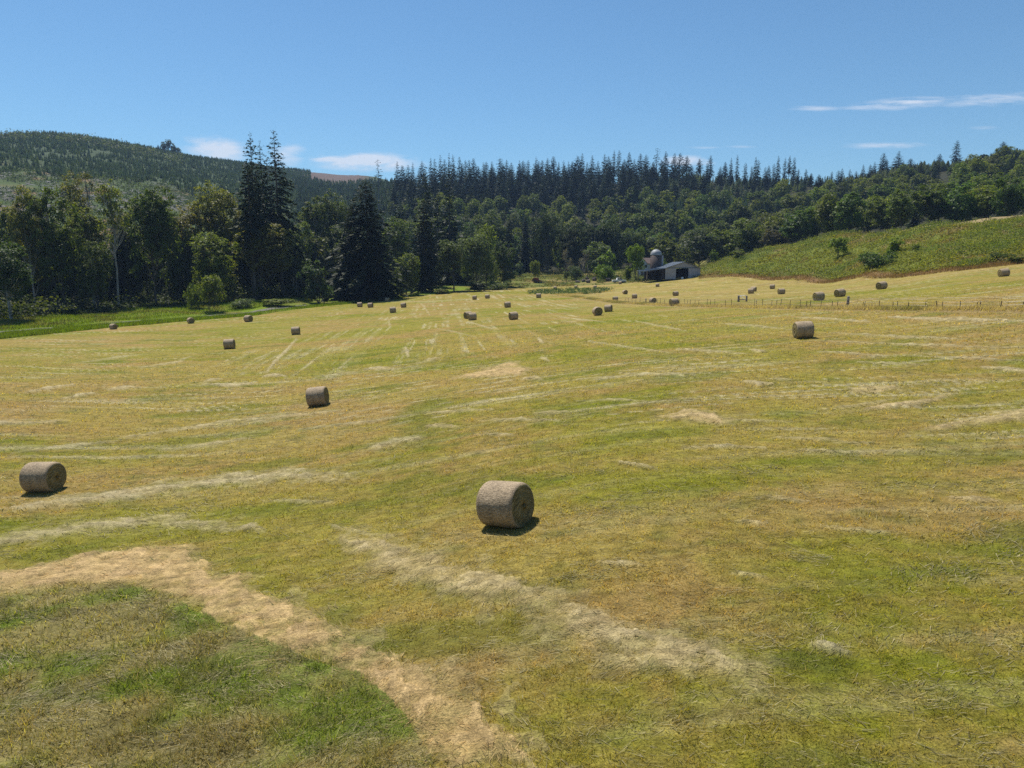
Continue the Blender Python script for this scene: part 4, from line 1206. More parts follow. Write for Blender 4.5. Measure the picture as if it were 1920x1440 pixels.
reg('tuft', conifer(298, 26, 1.9, .50, 26, 5, 5, droop=.2, power=.35, spray=1.2, gaps=.42, ragged=.6), M['needle'], M['dead'])
reg('snag_0', snag(300, 24), None, M['dead'])
reg('snag_1', snag(301, 30), None, M['dead'])

# picture extents of every placed tree, kept for wording the labels
TREES = []
def plant(proto, u, Y, ytop, wpx, col, name, label, cat, group, ybase=None, parts=True, lean=0.0, trunk_label=None, zoff=0.0):
    """stand a tree at distance Y on the ground; its top reaches picture row ytop and it is wpx wide"""
    if Y is None:
        X, Y, z = hit(u, ybase)
    else:
        a, _ = ray(u, 500); X = a * Y; z = gz(X, Y)
        at, _ = ray(u, ytop)
        X = (at * .5 + a * .5) * Y; z = gz(X, Y)
    d = PROTO[proto]
    ztop = CAMZ + ray(u, ytop)[1] * Y
    h = max(ztop - z, .8)
    depth = Y * cp + (CAMZ - (z + h / 2)) * sp
    w = wpx * depth / F / 2
    sx = w / d['W']; sz = h / d['H']
    rz = random.uniform(0, 2 * PI)
    if parts:
        o = empty(name, (X, Y, z + zoff), rz)
        t = link('trunk', d['wood_me'], o)
        if d['leaf'] is not None:
            c = link('crown', d['leaf_me'], o); c.color = (*col, 1)
    else:
        o = link(name, d['all_me'], None, (X, Y, z + zoff)); o.rotation_euler = (0, 0, rz); o.color = (*col, 1)
    o.scale = (sx, sx, sz)
    tag(o, label, cat, group)
    TREES.append(dict(o=o, u=u, yt=ytop, Y=Y, w=wpx, h=h, X=X))
    return o

def jit(c, s=.18):
    k = random.uniform(1 - s, 1 + s)
    return (c[0] * k * random.uniform(.92, 1.1), c[1] * k, c[2] * k * random.uniform(.9, 1.1))
FIR = (.030, .050, .026); FIRB = (.034, .053, .036); DKFIR = (.028, .042, .018); LEAFD = (.092, .120, .022); LEAFM = (.140, .172, .026)
LEAFY = (.175, .19, .020); OLIVE = (.165, .158, .034); GREYG = (.125, .155, .062); BRIGHT = (.13, .185, .013); BROWNL = (.12, .085, .042)

LW = 'broad leaved trees at the edge of the left woods'
left = [
 # proto, u, distance beyond field edge or Y, top row, width, colour, label
 ('alder_1', 48, 172, 345, 62, OLIVE, 'tall rusty crowned tree rising nearest the left end of the woods'),
 ('maple_1', 103, 165, 330, 84, LEAFD, 'tall dark tree with thick ivy green trunk, second from the left end'),
 ('airy_1', 147, 205, 308, 66, OLIVE, 'feathery thin topped tree on bare stems, highest in the left woods edge'),
 ('alder_2', 163, 168, 372, 60, LEAFM, 'mid height tree standing before the feathery thin topped tree'),
 ('airy_0', 207, 160, 318, 56, LEAFM, 'slender tree on a long bare trunk at the meadow gap'),
 ('airy_0', 231, 185, 385, 40, OLIVE, 'thin half bare tree just right of the long bare trunk'),
 ('maple_0', 280, 160, 343, 92, LEAFD, 'very dark big tree whose foliage almost reaches the meadow'),
 ('alder_0', 345, 178, 372, 76, OLIVE, 'olive tree between the very dark big tree and the firs'),
 ('maple_2', 412, 182, 335, 104, OLIVE, 'broad high olive crown directly left of the tall firs'),
 ('maple_1', 400, 150, 424, 86, LEAFM, 'rounded mid height tree whose pale trunk shows through its leaves'),
 ('maple_0', 488, 152, 416, 110, OLIVE, 'wide olive tree in front of the tall firs'),
 ('alder_1', 466, 172, 366, 62, (.13, .125, .03), 'yellowish topped tree at the foot of the tall firs'),
 ('alder_0', 562, 190, 408, 58, LEAFM, 'olive tree right of the tall firs beside a dead stem'),
 ('alder_2', 590, 215, 366, 56, LEAFD, 'dark upright tree behind the gap between firs and cedar'),
 ('maple_2', 622, 225, 356, 84, LEAFD, 'dark wide tree close behind the left flank of the cedar'),
 ('alder_1', 548, 165, 455, 54, LEAFD, 'shaded tree low behind the bright verge below the firs'),
 ('alder_1', 6, 142, 452, 100, (.060, .095, .022), 'fresh green low tree at the very left end of the woods'),
 ('maple_2', 60, 185, 400, 84, OLIVE, 'thin leaved tree filling the gap behind the low left tree'),
 ('alder_2', 20, 200, 372, 54, LEAFM, 'slim tree at the left end, behind the fresh green low tree'),
 ('alder_0', 128, 180, 395, 58, LEAFM, 'bushy tree between the ivy trunk and the long bare trunk'),
 ('alder_0', 250, 200, 410, 60, LEAFY, 'yellow green young tree seen through the meadow gap'),
 ('maple_0', 318, 192, 392, 66, LEAFD, 'dark tree tucked right behind the very dark big tree'),
 ('maple_1', 172, 152, 440, 56, LEAFD, 'low dark tree left of the long bare trunk'),
 ('alder_1', 532, 205, 395, 62, LEAFD, 'dim tree right beneath the right hand tall fir'),
 ('maple_1', 505, 195, 430, 80, LEAFD, 'dim bushy tree filling the foot of the tall firs'),
 ('maple_0', 640, 205, 420, 70, LEAFD, 'dim bushy tree touching the cedar on its left'),
]
def off(u, d): return float(edge_Y(ray(u, 500)[0])) + d
for (p, u, Y, yt, w, c, lab) in left:
    Y = off(u, 44 + (Y - 150) * .75)
    plant(p, u, Y, yt, w, jit(c, .1), 'broadleaf_tree', lab, 'tree', LW)
firs = [
 ('tallfir_0', 476, 192, 246, 66, DKFIR, 'left one of the two tall firs, its spire reaching into the sky'),
 ('tallfir_1', 493, 198, 262, 54, DKFIR, 'middle tall fir squeezed between the two highest spires'),
 ('tallfir_2', 520, 190, 243, 92, DKFIR, 'right one of the tall firs, highest tip of the left woods'),
 ('slim_2', 469, 186, 300, 56, DKFIR, 'shorter fir with drooping side limbs left of the tall firs'),
]
for (p, u, Y, yt, w, c, lab) in firs:
    Y = off(u, 50 + (Y - 190))
    plant(p, u, Y, yt, w, jit(c, .1), 'fir_tree', lab, 'tree', 'tall firs above the left woods')
plant('cedar_0', 688, off(688, 9), 336, 146, (.026, .036, .014), 'cedar_tree', 'huge dark conical cedar with boughs down to the field', 'tree', 'dark evergreens between woods and pasture')
plant('cedar_1', 660, off(660, 17), 380, 84, (.027, .037, .015), 'cedar_tree', 'shoulder high cedar grown into the left side of the huge one', 'tree', 'dark evergreens between woods and pasture')
plant('column', 795, off(795, 16), 374, 60, (.030, .042, .018), 'cypress_tree', 'columnar dark evergreen with browned tip right of the huge cedar', 'tree', 'dark evergreens between woods and pasture')
plant('fir_1', 800, off(800, 42), 310, 46, DKFIR, 'fir_tree', 'dark pointed fir behind the columnar evergreen', 'tree', 'dark evergreens between woods and pasture')
plant('fir_3', 842, off(842, 48), 320, 66, DKFIR, 'fir_tree', 'broad dark fir right of the columnar evergreen', 'tree', 'dark evergreens between woods and pasture')
plant('fir_0', 822, off(822, 62), 352, 50, DKFIR, 'fir_tree', 'lower dark fir wedged between the two pointed ones', 'tree', 'dark evergreens between woods and pasture')
plant('slim_1', 752, off(752, 105), 380, 40, FIR, 'fir_tree', 'slim fir peeping over the right shoulder of the huge cedar', 'tree', 'dark evergreens between woods and pasture')
edge = [
 ('maple_1', 762, 8, 468, 52, LEAFM, 'small light green tree between huge cedar and columnar evergreen'),
 ('alder_1', 742, 45, 405, 60, LEAFD, 'tree in half shade behind the small light green one'),
 ('maple_0', 850, 8, 447, 56, (.085, .115, .035), 'light green tree leading the shrubs at the pasture entrance'),
 ('maple_2', 889, 14, 434, 72, GREYG, 'grey green rounded tree, widest by the pasture entrance'),
 ('round_2', 912, 30, 418, 60, LEAFM, 'green dome topped tree rising behind the grey green rounded one'),
 ('alder_0', 944, 12, 448, 48, (.08, .115, .03), 'upright green tree closing the shrubs at the pasture entrance'),
 ('round_0', 868, 45, 432, 60, LEAFD, 'dark round tree behind the light green leader'),
]
for (p, u, Y, yt, w, c, lab) in edge:
    plant(p, u, off(u, Y), yt, w, jit(c, .08), 'broadleaf_tree', lab, 'tree', 'trees where the pasture opens')
bushes = [
 ('bush_0', 400, None, 512, 50, LEAFM, 'leafy bush standing before the woods on the bright meadow', 584),
 ('bush_1', 597, None, 482, 58, (.06, .095, .035), 'tall bush right at the verge, just left of the huge cedar', 568),
 ('bush_2', 452, None, 556, 52, GREYG, 'low greyish bush by the road left of the tall verge bush', 578),
 ('bush_0', 520, None, 560, 70, LEAFM, 'flat low bush under the wide olive tree', 574),
 ('bush_1', 30, None, 545, 70, LEAFD, 'dark bush at the meadow edge, farthest left', 592),
 ('bush_2', 365, None, 520, 40, LEAFM, 'small bush left beside the leafy meadow bush', 578),
 ('bush_0', 748, None, 540, 26, LEAFY, 'small light bush at the right foot of the huge cedar', 556),
 ('bush_2', 830, None, 538, 34, LEAFM, 'low bush at the foot of the light green leading tree', 551),
 ('bush_1', 900, None, 525, 50, (.05, .07, .03), 'low dark bush under the grey green rounded tree', 546),
 ('bush_2', 935, None, 523, 52, GREYG, 'pale grey bush under the upright green tree', 543),
 ('bush_0', 950, None, 508, 40, LEAFD, 'dark bush at the right end of the entrance shrubs', 538),
 ('bush_1', 973, 310, 488, 20, (.09, .12, .06), 'small pale round bush before the black shade of the woods', 506),
 ('bush_0', 1004, 285, 487, 22, LEAFM, 'young sapling standing free above the red machine', 520),
 ('bush_2', 1081, 300, 492, 32, GREYG, 'round grey green bush beside the dead grey shrub', 510),
 ('bush_0', 1062, 292, 508, 14, LEAFD, 'tiny dark bush under the dead grey shrub', 519),
 ('bush_1', 1138, 292, 466, 44, BRIGHT, 'vivid green bush, upper one left of the white pickup', 508),
 ('bush_2', 1139, 280, 489, 38, BRIGHT, 'vivid green bush, lower one left of the white pickup', 516),
 ('bush_0', 1193, 268, 456, 38, BRIGHT, 'vivid green tree before the white house', 504),
 ('bush_1', 1177, 272, 497, 20, BRIGHT, 'little vivid green bush left of the white house', 511),
 ('bush_2', 1246, 284, 480, 32, (.085, .13, .02), 'green bush behind the barn roof right of the silo', 505),
 ('bush_1', 1340, 282, 467, 20, BRIGHT, 'small bright bush where the fern bank begins', 491),
 ('bush_0', 1572, None, 443, 38, (.16, .21, .022), 'two stemmed light bush high on the fern bank', 484),
 ('bush_2', 1643, None, 462, 70, (.085, .125, .035), 'big dark rounded bush low on the fern bank', 503),
 ('bush_1', 1674, None, 444, 34, (.18, .23, .018), 'yellow green bush behind the big dark one on the bank', 477),
 ('bush_0', 1716, None, 457, 17, LEAFM, 'small dark green bush right of the yellow green one', 474),
 ('bush_2', 1870, None, 470, 42, LEAFD, 'low dark bush right above the upper field', 490),
 ('bush_1', 1905, None, 478, 34, (.12, .15, .02), 'yellowish bush at the right end of the fern bank', 495),
 ('bush_1', 1388, 258, 466, 30, LEAFM, 'low bush on the upper edge of the fern bank, near its left tip', 478),
]
for (p, u, Y, yt, w, c, lab, yb) in bushes:
    plant(p, u, Y, yt, w, jit(c, .06), 'bush', lab, 'bush', 'single bushes around the fields', ybase=yb)
yard = [
 ('round_3', 1120, 302, 452, 54, GREYG, 'pale grey green tree left of the vivid bushes', 514),
 ('round_1', 1243, 300, 434, 60, (.095, .115, .022), 'yellow green round tree behind the silo', 498),
 ('round_2', 1312, 292, 428, 86, (.065, .085, .045), 'large silver grey tree right behind the barn', 494),
 ('round_4', 1276, 305, 452, 40, LEAFY, 'narrow yellowish tree between silo tree and silver tree', 496),
 ('round_0', 1452, 268, 424, 54, (.085, .08, .05), 'brownish round tree on the rim of the fern bank', None),
]
for (p, u, Y, yt, w, c, lab, yb) in yard:
    plant(p, u, Y, yt, w, jit(c, .05), 'broadleaf_tree', lab, 'tree', 'trees around the farm yard', ybase=yb)
plant('deadshrub', 1064, 300, 464, 22, (.17, .15, .14), 'dead_shrub', 'dead grey shrub against the black shade of the woods', 'shrub', None)
plant('deadshrub', 1096, 306, 466, 34, (.15, .135, .135), 'dead_shrub', 'dull purple grey shrub left of the pale grey green tree', 'shrub', None)
plant('snag_1', 553, off(553, 46), 462, 10, FIR, 'dead_tree', 'thin dead stem right of the wide olive tree', 'dead tree', None)
plant('tuft', 711, 560, 298, 17, FIR, 'dead_tree', 'bare snag standing alone at the left end of the ridge', 'dead tree', None)
plant('tuft', 1229, 660, 277, 14, FIR, 'dead_tree', 'bare topped snag poking above the ridge firs over the silo', 'dead tree', None)
plant('snag_0', 366, 400, 340, 12, FIR, 'dead_tree', 'grey dead stem on the cleared hillside', 'dead tree', None)

# ------------------------------------------------------------------ woods on the slopes behind
ORD = ['first', 'second', 'third', 'fourth', 'fifth', 'sixth', 'seventh', 'eighth', 'ninth', 'tenth', 'eleventh', 'twelfth']
MARKS = [(0, 'the left end'), (640, 'the saddle'), (760, 'the huge cedar'), (850, 'the broad fir'), (930, 'the entrance shrubs'), (1005, 'the red machine'), (1065, 'the dead shrub'),
         (1120, 'the pale tree'), (1170, 'the pickup'), (1229, 'the silo'), (1285, 'the barn'), (1345, 'the bank tip'), (1395, 'the gate'), (1452, 'the rim tree'),
         (1510, 'the lone bale'), (1572, 'the light bush'), (1643, 'the dark bush'), (1716, 'the small bush'), (1783, 'the lone spire'), (1850, 'the upper field'), (1905, 'the end bush')]
def wording(lst, what, row):
    """a label for each tree of a row: counted from the left above the nearest landmark"""
    by = {}
    for t in lst:
        m = min(MARKS, key=lambda q: abs(q[0] - t['u']))[1]
        by.setdefault(m, []).append(t)
    for m, q in by.items():
        q.sort(key=lambda t: t['u'])
        for i, t in enumerate(q):
            nb = [s['h'] for s in q if s is not t]
            size = ''
            if nb and t['h'] > max(nb): size = 'tallest '
            elif nb and t['h'] < min(nb): size = 'lowest '
            n = ORD[i] if i < 12 else ORD[11]
            pos = 'only' if len(q) == 1 else (n + ' from left')
            t['o']['label'] = f"{size}{t['tint']}{what}, {pos}{row} above {m}"

def tint(c):
    g = c[1]
    if c[0] > c[1] * .98: return 'brownish '
    if c[0] > .1 and c[2] < .03: return 'yellowish '
    if c[2] > .045: return 'greyish '
    return 'dark green ' if g < .075 else 'mid green '

SKY = [(746, 300), (757, 306), (768, 302), (776, 303), (786, 310), (794, 296), (809, 290), (818, 297), (827, 290), (834, 296), (842, 287), (851, 287), (862, 295), (868, 302), (875, 293), (882, 300), (890, 298), (898, 306), (907, 300), (914, 298), (922, 299), (937, 298), (944, 303), (951, 297), (960, 304),
       (972, 296), (979, 303), (991, 297), (1005, 292), (1011, 300), (1018, 295), (1027, 291), (1037, 290), (1046, 300), (1055, 302), (1066, 301), (1074, 300), (1082, 293), (1090, 287), (1098, 298), (1107, 292), (1118, 299), (1130, 283), (1140, 292), (1150, 281), (1160, 281), (1167, 294), (1175, 284), (1186, 292), (1196, 285), (1210, 291),
       (1222, 304), (1236, 300), (1245, 278), (1261, 282), (1271, 288), (1282, 287), (1292, 303), (1308, 298), (1322, 300), (1328, 291), (1345, 310), (1356, 298), (1366, 296), (1376, 291), (1393, 304), (1405, 308), (1412, 294), (1417, 296), (1430, 309), (1437, 305), (1446, 306), (1455, 293), (1467, 293), (1474, 293), (1483, 295), (1493, 310), (1506, 312), (1515, 321),
       (1530, 322), (1540, 324), (1555, 316), (1565, 313), (1573, 314), (1587, 316), (1598, 320)]
sky = []
for (u, yt) in SKY:
    yt += random.uniform(-2, 7)
    Y = np.interp(u, [740, 860, 960, 1100, 1250, 1340, 1450, 1600], [640, 640, 720, 716, 690, 640, 590, 540]) + random.uniform(-30, 10)
    p = random.choice(['fir_0', 'fir_1', 'fir_2', 'fir_3', 'slim_0', 'slim_1'] if u < 1210 else ['slim_0', 'slim_1', 'slim_2', 'fir_2', 'fir_0'])
    w = random.uniform(18, 31) if p.startswith('fir') else random.uniform(13, 23)
    if u > 1285: w *= .72
    c = jit(FIRB, .2)
    plant(p, u + random.uniform(-2, 2), Y, yt, w, c, 'conifer_tree', None, 'tree', 'conifers of the dark ridge row', parts=False)
    TREES[-1]['tint'] = 'slender ' if w < 20 else ''; sky.append(TREES[-1])
wording(sky, 'skyline ridge conifer', '')
right_sky = [('fir_0', 1611, 308, 14, 'small fir beginning the right hand skyline group'), ('slim_0', 1624, 308, 12, 'slim fir second in the right hand skyline group'), ('fir_1', 1632, 303, 16, 'fir just left of the high slender right hand fir'),
             ('slim_1', 1648, 286, 18, 'high slender fir in the right hand skyline group'), ('slim_0', 1654, 298, 15, 'fir leaning close to the high slender right hand fir'), ('fir_3', 1676, 283, 30, 'broad double peaked fir, widest of the right hand skyline group'),
             ('fir_0', 1685, 302, 18, 'short fir at the right side of the broad double peaked fir'), ('slim_0', 1698, 297, 18, 'last fir of the right hand skyline group before the gap'), ('fir_1', 1742, 298, 12, 'small fir beyond the gap, left of two'), ('slim_1', 1752, 288, 16, 'thin fir beyond the gap, right of two'),
             ('slim_0', 1783, 263, 20, 'tall lone spire of a fir on the right skyline'), ('bush_0', 1833, 288, 16, 'small rounded tree on the right skyline'), ('fir_2', 1846, 286, 9, 'tiny fir right of the small rounded skyline tree'), ('tallfir_1', 1868, 265, 32, 'flat limbed spreading fir near the right end of the skyline')]
for (p, u, yt, w, lab) in right_sky:
    plant(p, u, np.interp(u, [1600, 1700, 1920], [560, 575, 560]), yt, w, jit(FIR, .15), 'conifer_tree', lab, 'tree', 'conifers on the right skyline', parts=False)

for (p, u, yt, w, lab) in (('round_2', 316, 265, 14, 'rounded tree starting the clump on the left hill shoulder'), ('alder_0', 325, 259, 13, 'highest tree of the clump on the left hill shoulder'),
                           ('round_0', 334, 264, 13, 'tree right of the highest one on the left hill shoulder'), ('round_3', 342, 276, 12, 'last low tree of the clump on the left hill shoulder'), ('fir_0', 306, 271, 10, 'small fir left of the clump on the left hill shoulder')):
    plant(p, u, 935, yt, w, (.06, .085, .03), 'shoulder_tree', lab, 'tree', 'trees on the left hill shoulder', parts=False)
# second and third ranks of the dark ridge
ranks = []
for Y, ys, he in ((610, None, 24), (570, None, 24), (530, None, 22)):
    for u in np.arange(735, 1330, 17):
        uu = u + random.uniform(-6, 6)
        if uu > 1215 and random.random() < .5: continue
        Yk = Y + np.interp(uu, [820, 960, 1250, 1345], [-40, 40, 20, -20]) + random.uniform(-15, 15)
        a, _ = ray(uu, 380); z = gz(a * Yk, Yk)
        h = he * random.uniform(.8, 1.2)
        e = (z + h - CAMZ) / Yk
        yt = CY - F * math.tan(math.atan(e) + PITCH)
        if yt < 303 or yt > 415: continue
        p = random.choice(['fir_0', 'fir_1', 'fir_2', 'fir_3'])
        plant(p, uu, Yk, yt, random.uniform(24, 34), jit(FIRB, .22), 'conifer_tree', None, 'tree', 'conifers filling the dark ridge slope', parts=False)
        TREES[-1]['tint'] = ''; TREES[-1]['rank'] = Y; ranks.append(TREES[-1])
for Y, nm in ((610, 'upper rank'), (570, 'middle rank'), (530, 'lower rank')):
    wording([t for t in ranks if t['rank'] == Y], 'slope conifer', ' in ' + nm)

# broad leaved canopy on the slopes; rows climb the hill
canopy = []
rows = [(352, 'foot row'), (382, 'second row'), (415, 'third row'), (450, 'fourth row'), (488, 'fifth row'), (530, 'sixth row')]
def add_canopy(uu, Yk, h, wpx, row, kinds, cols):
    a, _ = ray(uu, 430); z = gz(a * Yk, Yk)
    e = (z + h - CAMZ) / Yk
    yt = CY - F * math.tan(math.atan(e) + PITCH)
    c = jit(random.choice(cols), .22); p = random.choice(kinds)
    con = p.startswith('fir') or p.startswith('cedar')
    if con: c = jit(FIR, .2); wpx *= .55; yt -= 8
    plant(p, uu, Yk, yt, wpx, c, 'conifer_tree' if con else 'broadleaf_tree', None, 'tree', 'mixed woods on the middle slope' if uu < 1360 else 'mixed woods behind the fern bank', parts=False)
    t = TREES[-1]; t['tint'] = tint(c); t['row'] = row; t['con'] = con; canopy.append(t)
KR = ['round_0', 'round_1', 'round_2', 'round_3', 'round_4', 'round_0', 'round_2', 'fir_3']
CC = [LEAFD, LEAFD, LEAFM, LEAFM, (.085, .13, .026), (.11, .13, .048), (.15, .18, .024)]
for Y, nm in rows:
    u0, u1 = (868, 1335)
    if Y >= 415: u0 = 740
    if Y >= 488: u1 = 1345
    if Y == 352: u0, u1 = 955, 1335
    for u in np.arange(u0, u1, 27 * 400 / Y + 3):
        add_canopy(u + random.uniform(-7, 7), Y + random.uniform(-14, 14), random.uniform(13, 19), random.uniform(34, 48) * 410 / Y, nm, KR, CC)
rows2 = [(258, 'rim row'), (288, 'second rim row'), (325, 'third rim row'), (365, 'fourth rim row'), (410, 'fifth rim row'), (455, 'sixth rim row'), (500, 'top row')]
for Y, nm in rows2:
    for u in np.arange(1352, 1990, 36 * 300 / Y + 7):
        uu = u + random.uniform(-8, 8)
        Yk = Y + random.uniform(-9, 9) + np.interp(uu, [1345, 1450, 1560, 1700, 1920], [42, 14, -4, -36, -48]) * (1 if Y < 300 else .4)
        kk = KR if Y < 400 else KR + ['fir_0', 'fir_1']
        add_canopy(uu, Yk, random.uniform(11, 16) if Y < 400 else random.uniform(12, 18), random.uniform(46, 64) * 300 / Y, nm, kk, CC)
for r in sorted(set(t['row'] for t in canopy)):
    wording([t for t in canopy if t['row'] == r and not t['con']], 'rounded tree', ' in ' + r)
    wording([t for t in canopy if t['row'] == r and t['con']], 'pointed fir', ' in ' + r)

# dark wood edge above the pasture: tall evergreens and broad trees standing close
wall = []
for u in np.arange(862, 1300, 24):
    uu = u + random.uniform(-7, 7); Yk = 343 + random.uniform(-8, 8)
    con = random.random() < .45
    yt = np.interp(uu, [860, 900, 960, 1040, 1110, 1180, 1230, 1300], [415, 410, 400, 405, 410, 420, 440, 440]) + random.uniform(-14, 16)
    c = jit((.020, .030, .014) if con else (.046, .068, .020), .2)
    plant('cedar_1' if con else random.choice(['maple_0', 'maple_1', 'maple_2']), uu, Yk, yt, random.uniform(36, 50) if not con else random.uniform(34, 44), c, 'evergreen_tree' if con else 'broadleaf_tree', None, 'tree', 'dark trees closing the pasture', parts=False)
    t = TREES[-1]; t['tint'] = ''; t['con'] = con; wall.append(t)
wording([t for t in wall if t['con']], 'shadowy evergreen behind pasture', '')
wording([t for t in wall if not t['con']], 'shadowy leafy tree behind pasture', '')

# young trees scattered behind the left woods, and the shaded second rank
back = []
for u in np.arange(-25, 655, 21):
    uu = u + random.uniform(-7, 7); Y = off(uu, random.uniform(58, 92))
    a, _ = ray(uu, 450); z = gz(a * Y, Y); h = random.uniform(17, 26)
    yt = CY - F * math.tan(math.atan((z + h - CAMZ) / Y) + PITCH)
    c = jit(random.choice([(.065, .085, .018), (.085, .105, .022), (.055, .075, .018)]), .2)
    plant(random.choice(['maple_0', 'maple_1', 'maple_2', 'round_0', 'round_2']), uu, Y, yt, random.uniform(52, 78), c, 'broadleaf_tree', None, 'tree', 'shaded second rank of the left woods', parts=False)
    TREES[-1]['what'] = 'shaded tree'; back.append(TREES[-1])
for k in range(46):
    u = random.uniform(-20, 640); Y = off(u, random.uniform(95, 175))
    a, _ = ray(u, 450); z = gz(a * Y, Y); h = random.uniform(6, 13)
    yt = CY - F * math.tan(math.atan((z + h - CAMZ) / Y) + PITCH)
    c = jit(random.choice([LEAFY, OLIVE, LEAFM, LEAFM]), .2)
    plant(random.choice(['round_0', 'round_1', 'round_4', 'alder_2', 'bush_1']), u, Y, yt, random.uniform(28, 50), c, 'young_tree', None, 'tree', 'young trees behind the left woods', parts=False)
    t = TREES[-1]; t['what'] = 'young tree'; back.append(t)
back.sort(key=lambda t: t['u'])
LM = [(48, 'the rusty crowned tree'), (103, 'the ivy trunk'), (163, 'the feathery tree'), (207, 'the long bare trunk'), (280, 'the very dark tree'), (345, 'the olive tree'), (412, 'the broad olive crown'), (488, 'the tall firs'), (562, 'the dead stem'), (622, 'the cedar flank')]
by = {}
for t in back:
    by.setdefault((t['what'], min(LM, key=lambda q: abs(q[0] - t['u']))[1]), []).append(t)
for (what, m), q in by.items():
    q.sort(key=lambda t: -t['Y'])
    for i, t in enumerate(q):
        n = 'only one' if len(q) == 1 else ('nearest' if i == len(q) - 1 else ('farthest' if i == 0 else ORD[i] + ' farthest'))
        t['o']['label'] = f"{tint(t['o'].color[:3])}{what} seen behind {m}, {n} there"

# far plantations that read as one mass
def plantation(name, pts, h, rad, col, label):
    rg = np.random.default_rng(len(pts))
    d = conifer(900, 1.0, .24, .02, 11, 5, 2, droop=.3, power=.8, spray=.0, ragged=.3)
    # a light conifer of a few dozen faces
    LV, LQ, lv = [], [], []
    lev = 9
    for i in range(lev):
        f = i / lev; R = .20 * (1 - f) ** .85 + .012; z = .04 + .96 * f
        n = 5
        for k in range(n):
            ph = 2 * PI * k / n + i * .7
            b = len(LV)
            c, s = math.cos(ph), math.sin(ph)
            LV += [(0, 0, z + .10), (c * R - s * R * .45, s * R + c * R * .45, z - .02), (c * R * 1.25, s * R * 1.25, z - .05), (c * R + s * R * .45, s * R - c * R * .45, z - .02)]
            LQ.append((b, b + 1, b + 2, b + 3))
    LV = np.array(LV); LQ = np.array(LQ); nv = len(LV); n = len(pts)
    hh = h * rg.uniform(.6, 1.35, n); ang = rg.uniform(0, 2 * PI, n); wd = rg.uniform(.75, 1.35, n)
    c, s = np.cos(ang), np.sin(ang)
    X = (LV[None, :, 0] * c[:, None] - LV[None, :, 1] * s[:, None]) * (hh * wd * rad)[:, None] + pts[:, 0:1]
    Yv = (LV[None, :, 0] * s[:, None] + LV[None, :, 1] * c[:, None]) * (hh * wd * rad)[:, None] + pts[:, 1:2]
    Z = LV[None, :, 2] * hh[:, None] + pts[:, 2:3]
    V = np.stack([X, Yv, Z], -1).reshape(-1, 3)
    Q = (LQ[None] + (np.arange(n) * nv)[:, None, None]).reshape(-1, 4)
    cc = np.asarray(col) * rg.uniform(.7, 1.35, (n, 1)); c4 = np.repeat(np.hstack([cc, np.ones((n, 1))]), nv, 0)
    me = make_mesh(name, V, [(Q, 0)], [M['cover']], False, {'col': ('FLOAT_COLOR', c4), 'var': ('FLOAT', np.repeat(rg.random(n), nv))})
    o = link(name, me); tag(o, label, 'forest', kind='stuff')

def scatter(n, u0, u1, Y0, Y1, ok=None):
    u = RNG.uniform(u0, u1, n); Y = np.sqrt(RNG.uniform(Y0 ** 2, Y1 ** 2, n)); a = (u - CX) / 1320.0
    x = a * Y; z = ground_z(x, Y)
    P = np.stack([x, Y, z], 1)
    if ok is not None: P = P[ok(u, Y, x)]
    return P
P1 = scatter(25000, -160, 700, 470, 1250, lambda u, Y, x: (Y > np.interp(u, [-160, 100, 330, 460, 700], [535, 525, 560, 520, 470])) & ~((u > 585) & (Y > 1000)) & (fbm(x / 40, Y / 60, 611, 3) > .28))
plantation('hillside_forest', P1, 4.2, 1.15, (.050, .078, .036), 'young conifer forest covering the far left hill')
P2 = scatter(4200, 555, 775, 330, 900, lambda u, Y, x: fbm(x / 20, Y / 30, 612, 2) > .3)
plantation('saddle_forest', P2, 9.0, 1.0, (.042, .066, .038), 'dense young conifers in the dip left of the ridge')
P3 = scatter(2300, 1190, 1400, 455, 600, lambda u, Y, x: Y < np.interp(u, [1190, 1300, 1400], [580, 560, 530]))
plantation('slope_plantation', P3, 6.5, 1.0, (.040, .075, .030), 'even young conifer plantation on the slope above the barn')
P4 = scatter(900, 1200, 1640, 560, 760)
plantation('ridge_thicket', P4, 7.0, 1.3, (.055, .078, .028), 'low green thicket along the ridge behind the firs')
P5 = scatter(1100, 1590, 2050, 520, 640)
plantation('crest_thicket', P5, 6.0, 1.5, (.055, .075, .028), 'low green thicket along the right hand crest')
# mixed broad leaved wood near the top of the left hill
x, y = [], []
PH = scatter(2300, -160, 350, 800, 1150, lambda u, Y, x: (np.abs(Y - np.interp(u, [-160, 60, 200, 350], [880, 815, 830, 850])) < 45))
build_cover('hilltop_wood', PH[:, 0], PH[:, 1], RNG.uniform(4, 8, len(PH)), RNG.uniform(.7, 1.2, len(PH)), np.array([.075, .095, .045]) * RNG.uniform(.7, 1.3, (len(PH), 1)), 16, 'mixed leafy wood near the top of the left hill', 'forest')
PB = scatter(12000, -160, 600, 240, 600, lambda u, Y, x: (fbm(x / 16 + 3, Y / 18, 615, 3) > .40) & (Y > edge_Y(x / Y) + 105))
build_cover('hillside_brush', PB[:, 0], PB[:, 1], RNG.uniform(.8, 2.6, len(PB)), RNG.uniform(.35, .7, len(PB)), np.array([.055, .078, .028]) * RNG.uniform(.6, 1.35, (len(PB), 1)), 8, 'low grey green brush regrowing on the cleared left hillside', 'brush')

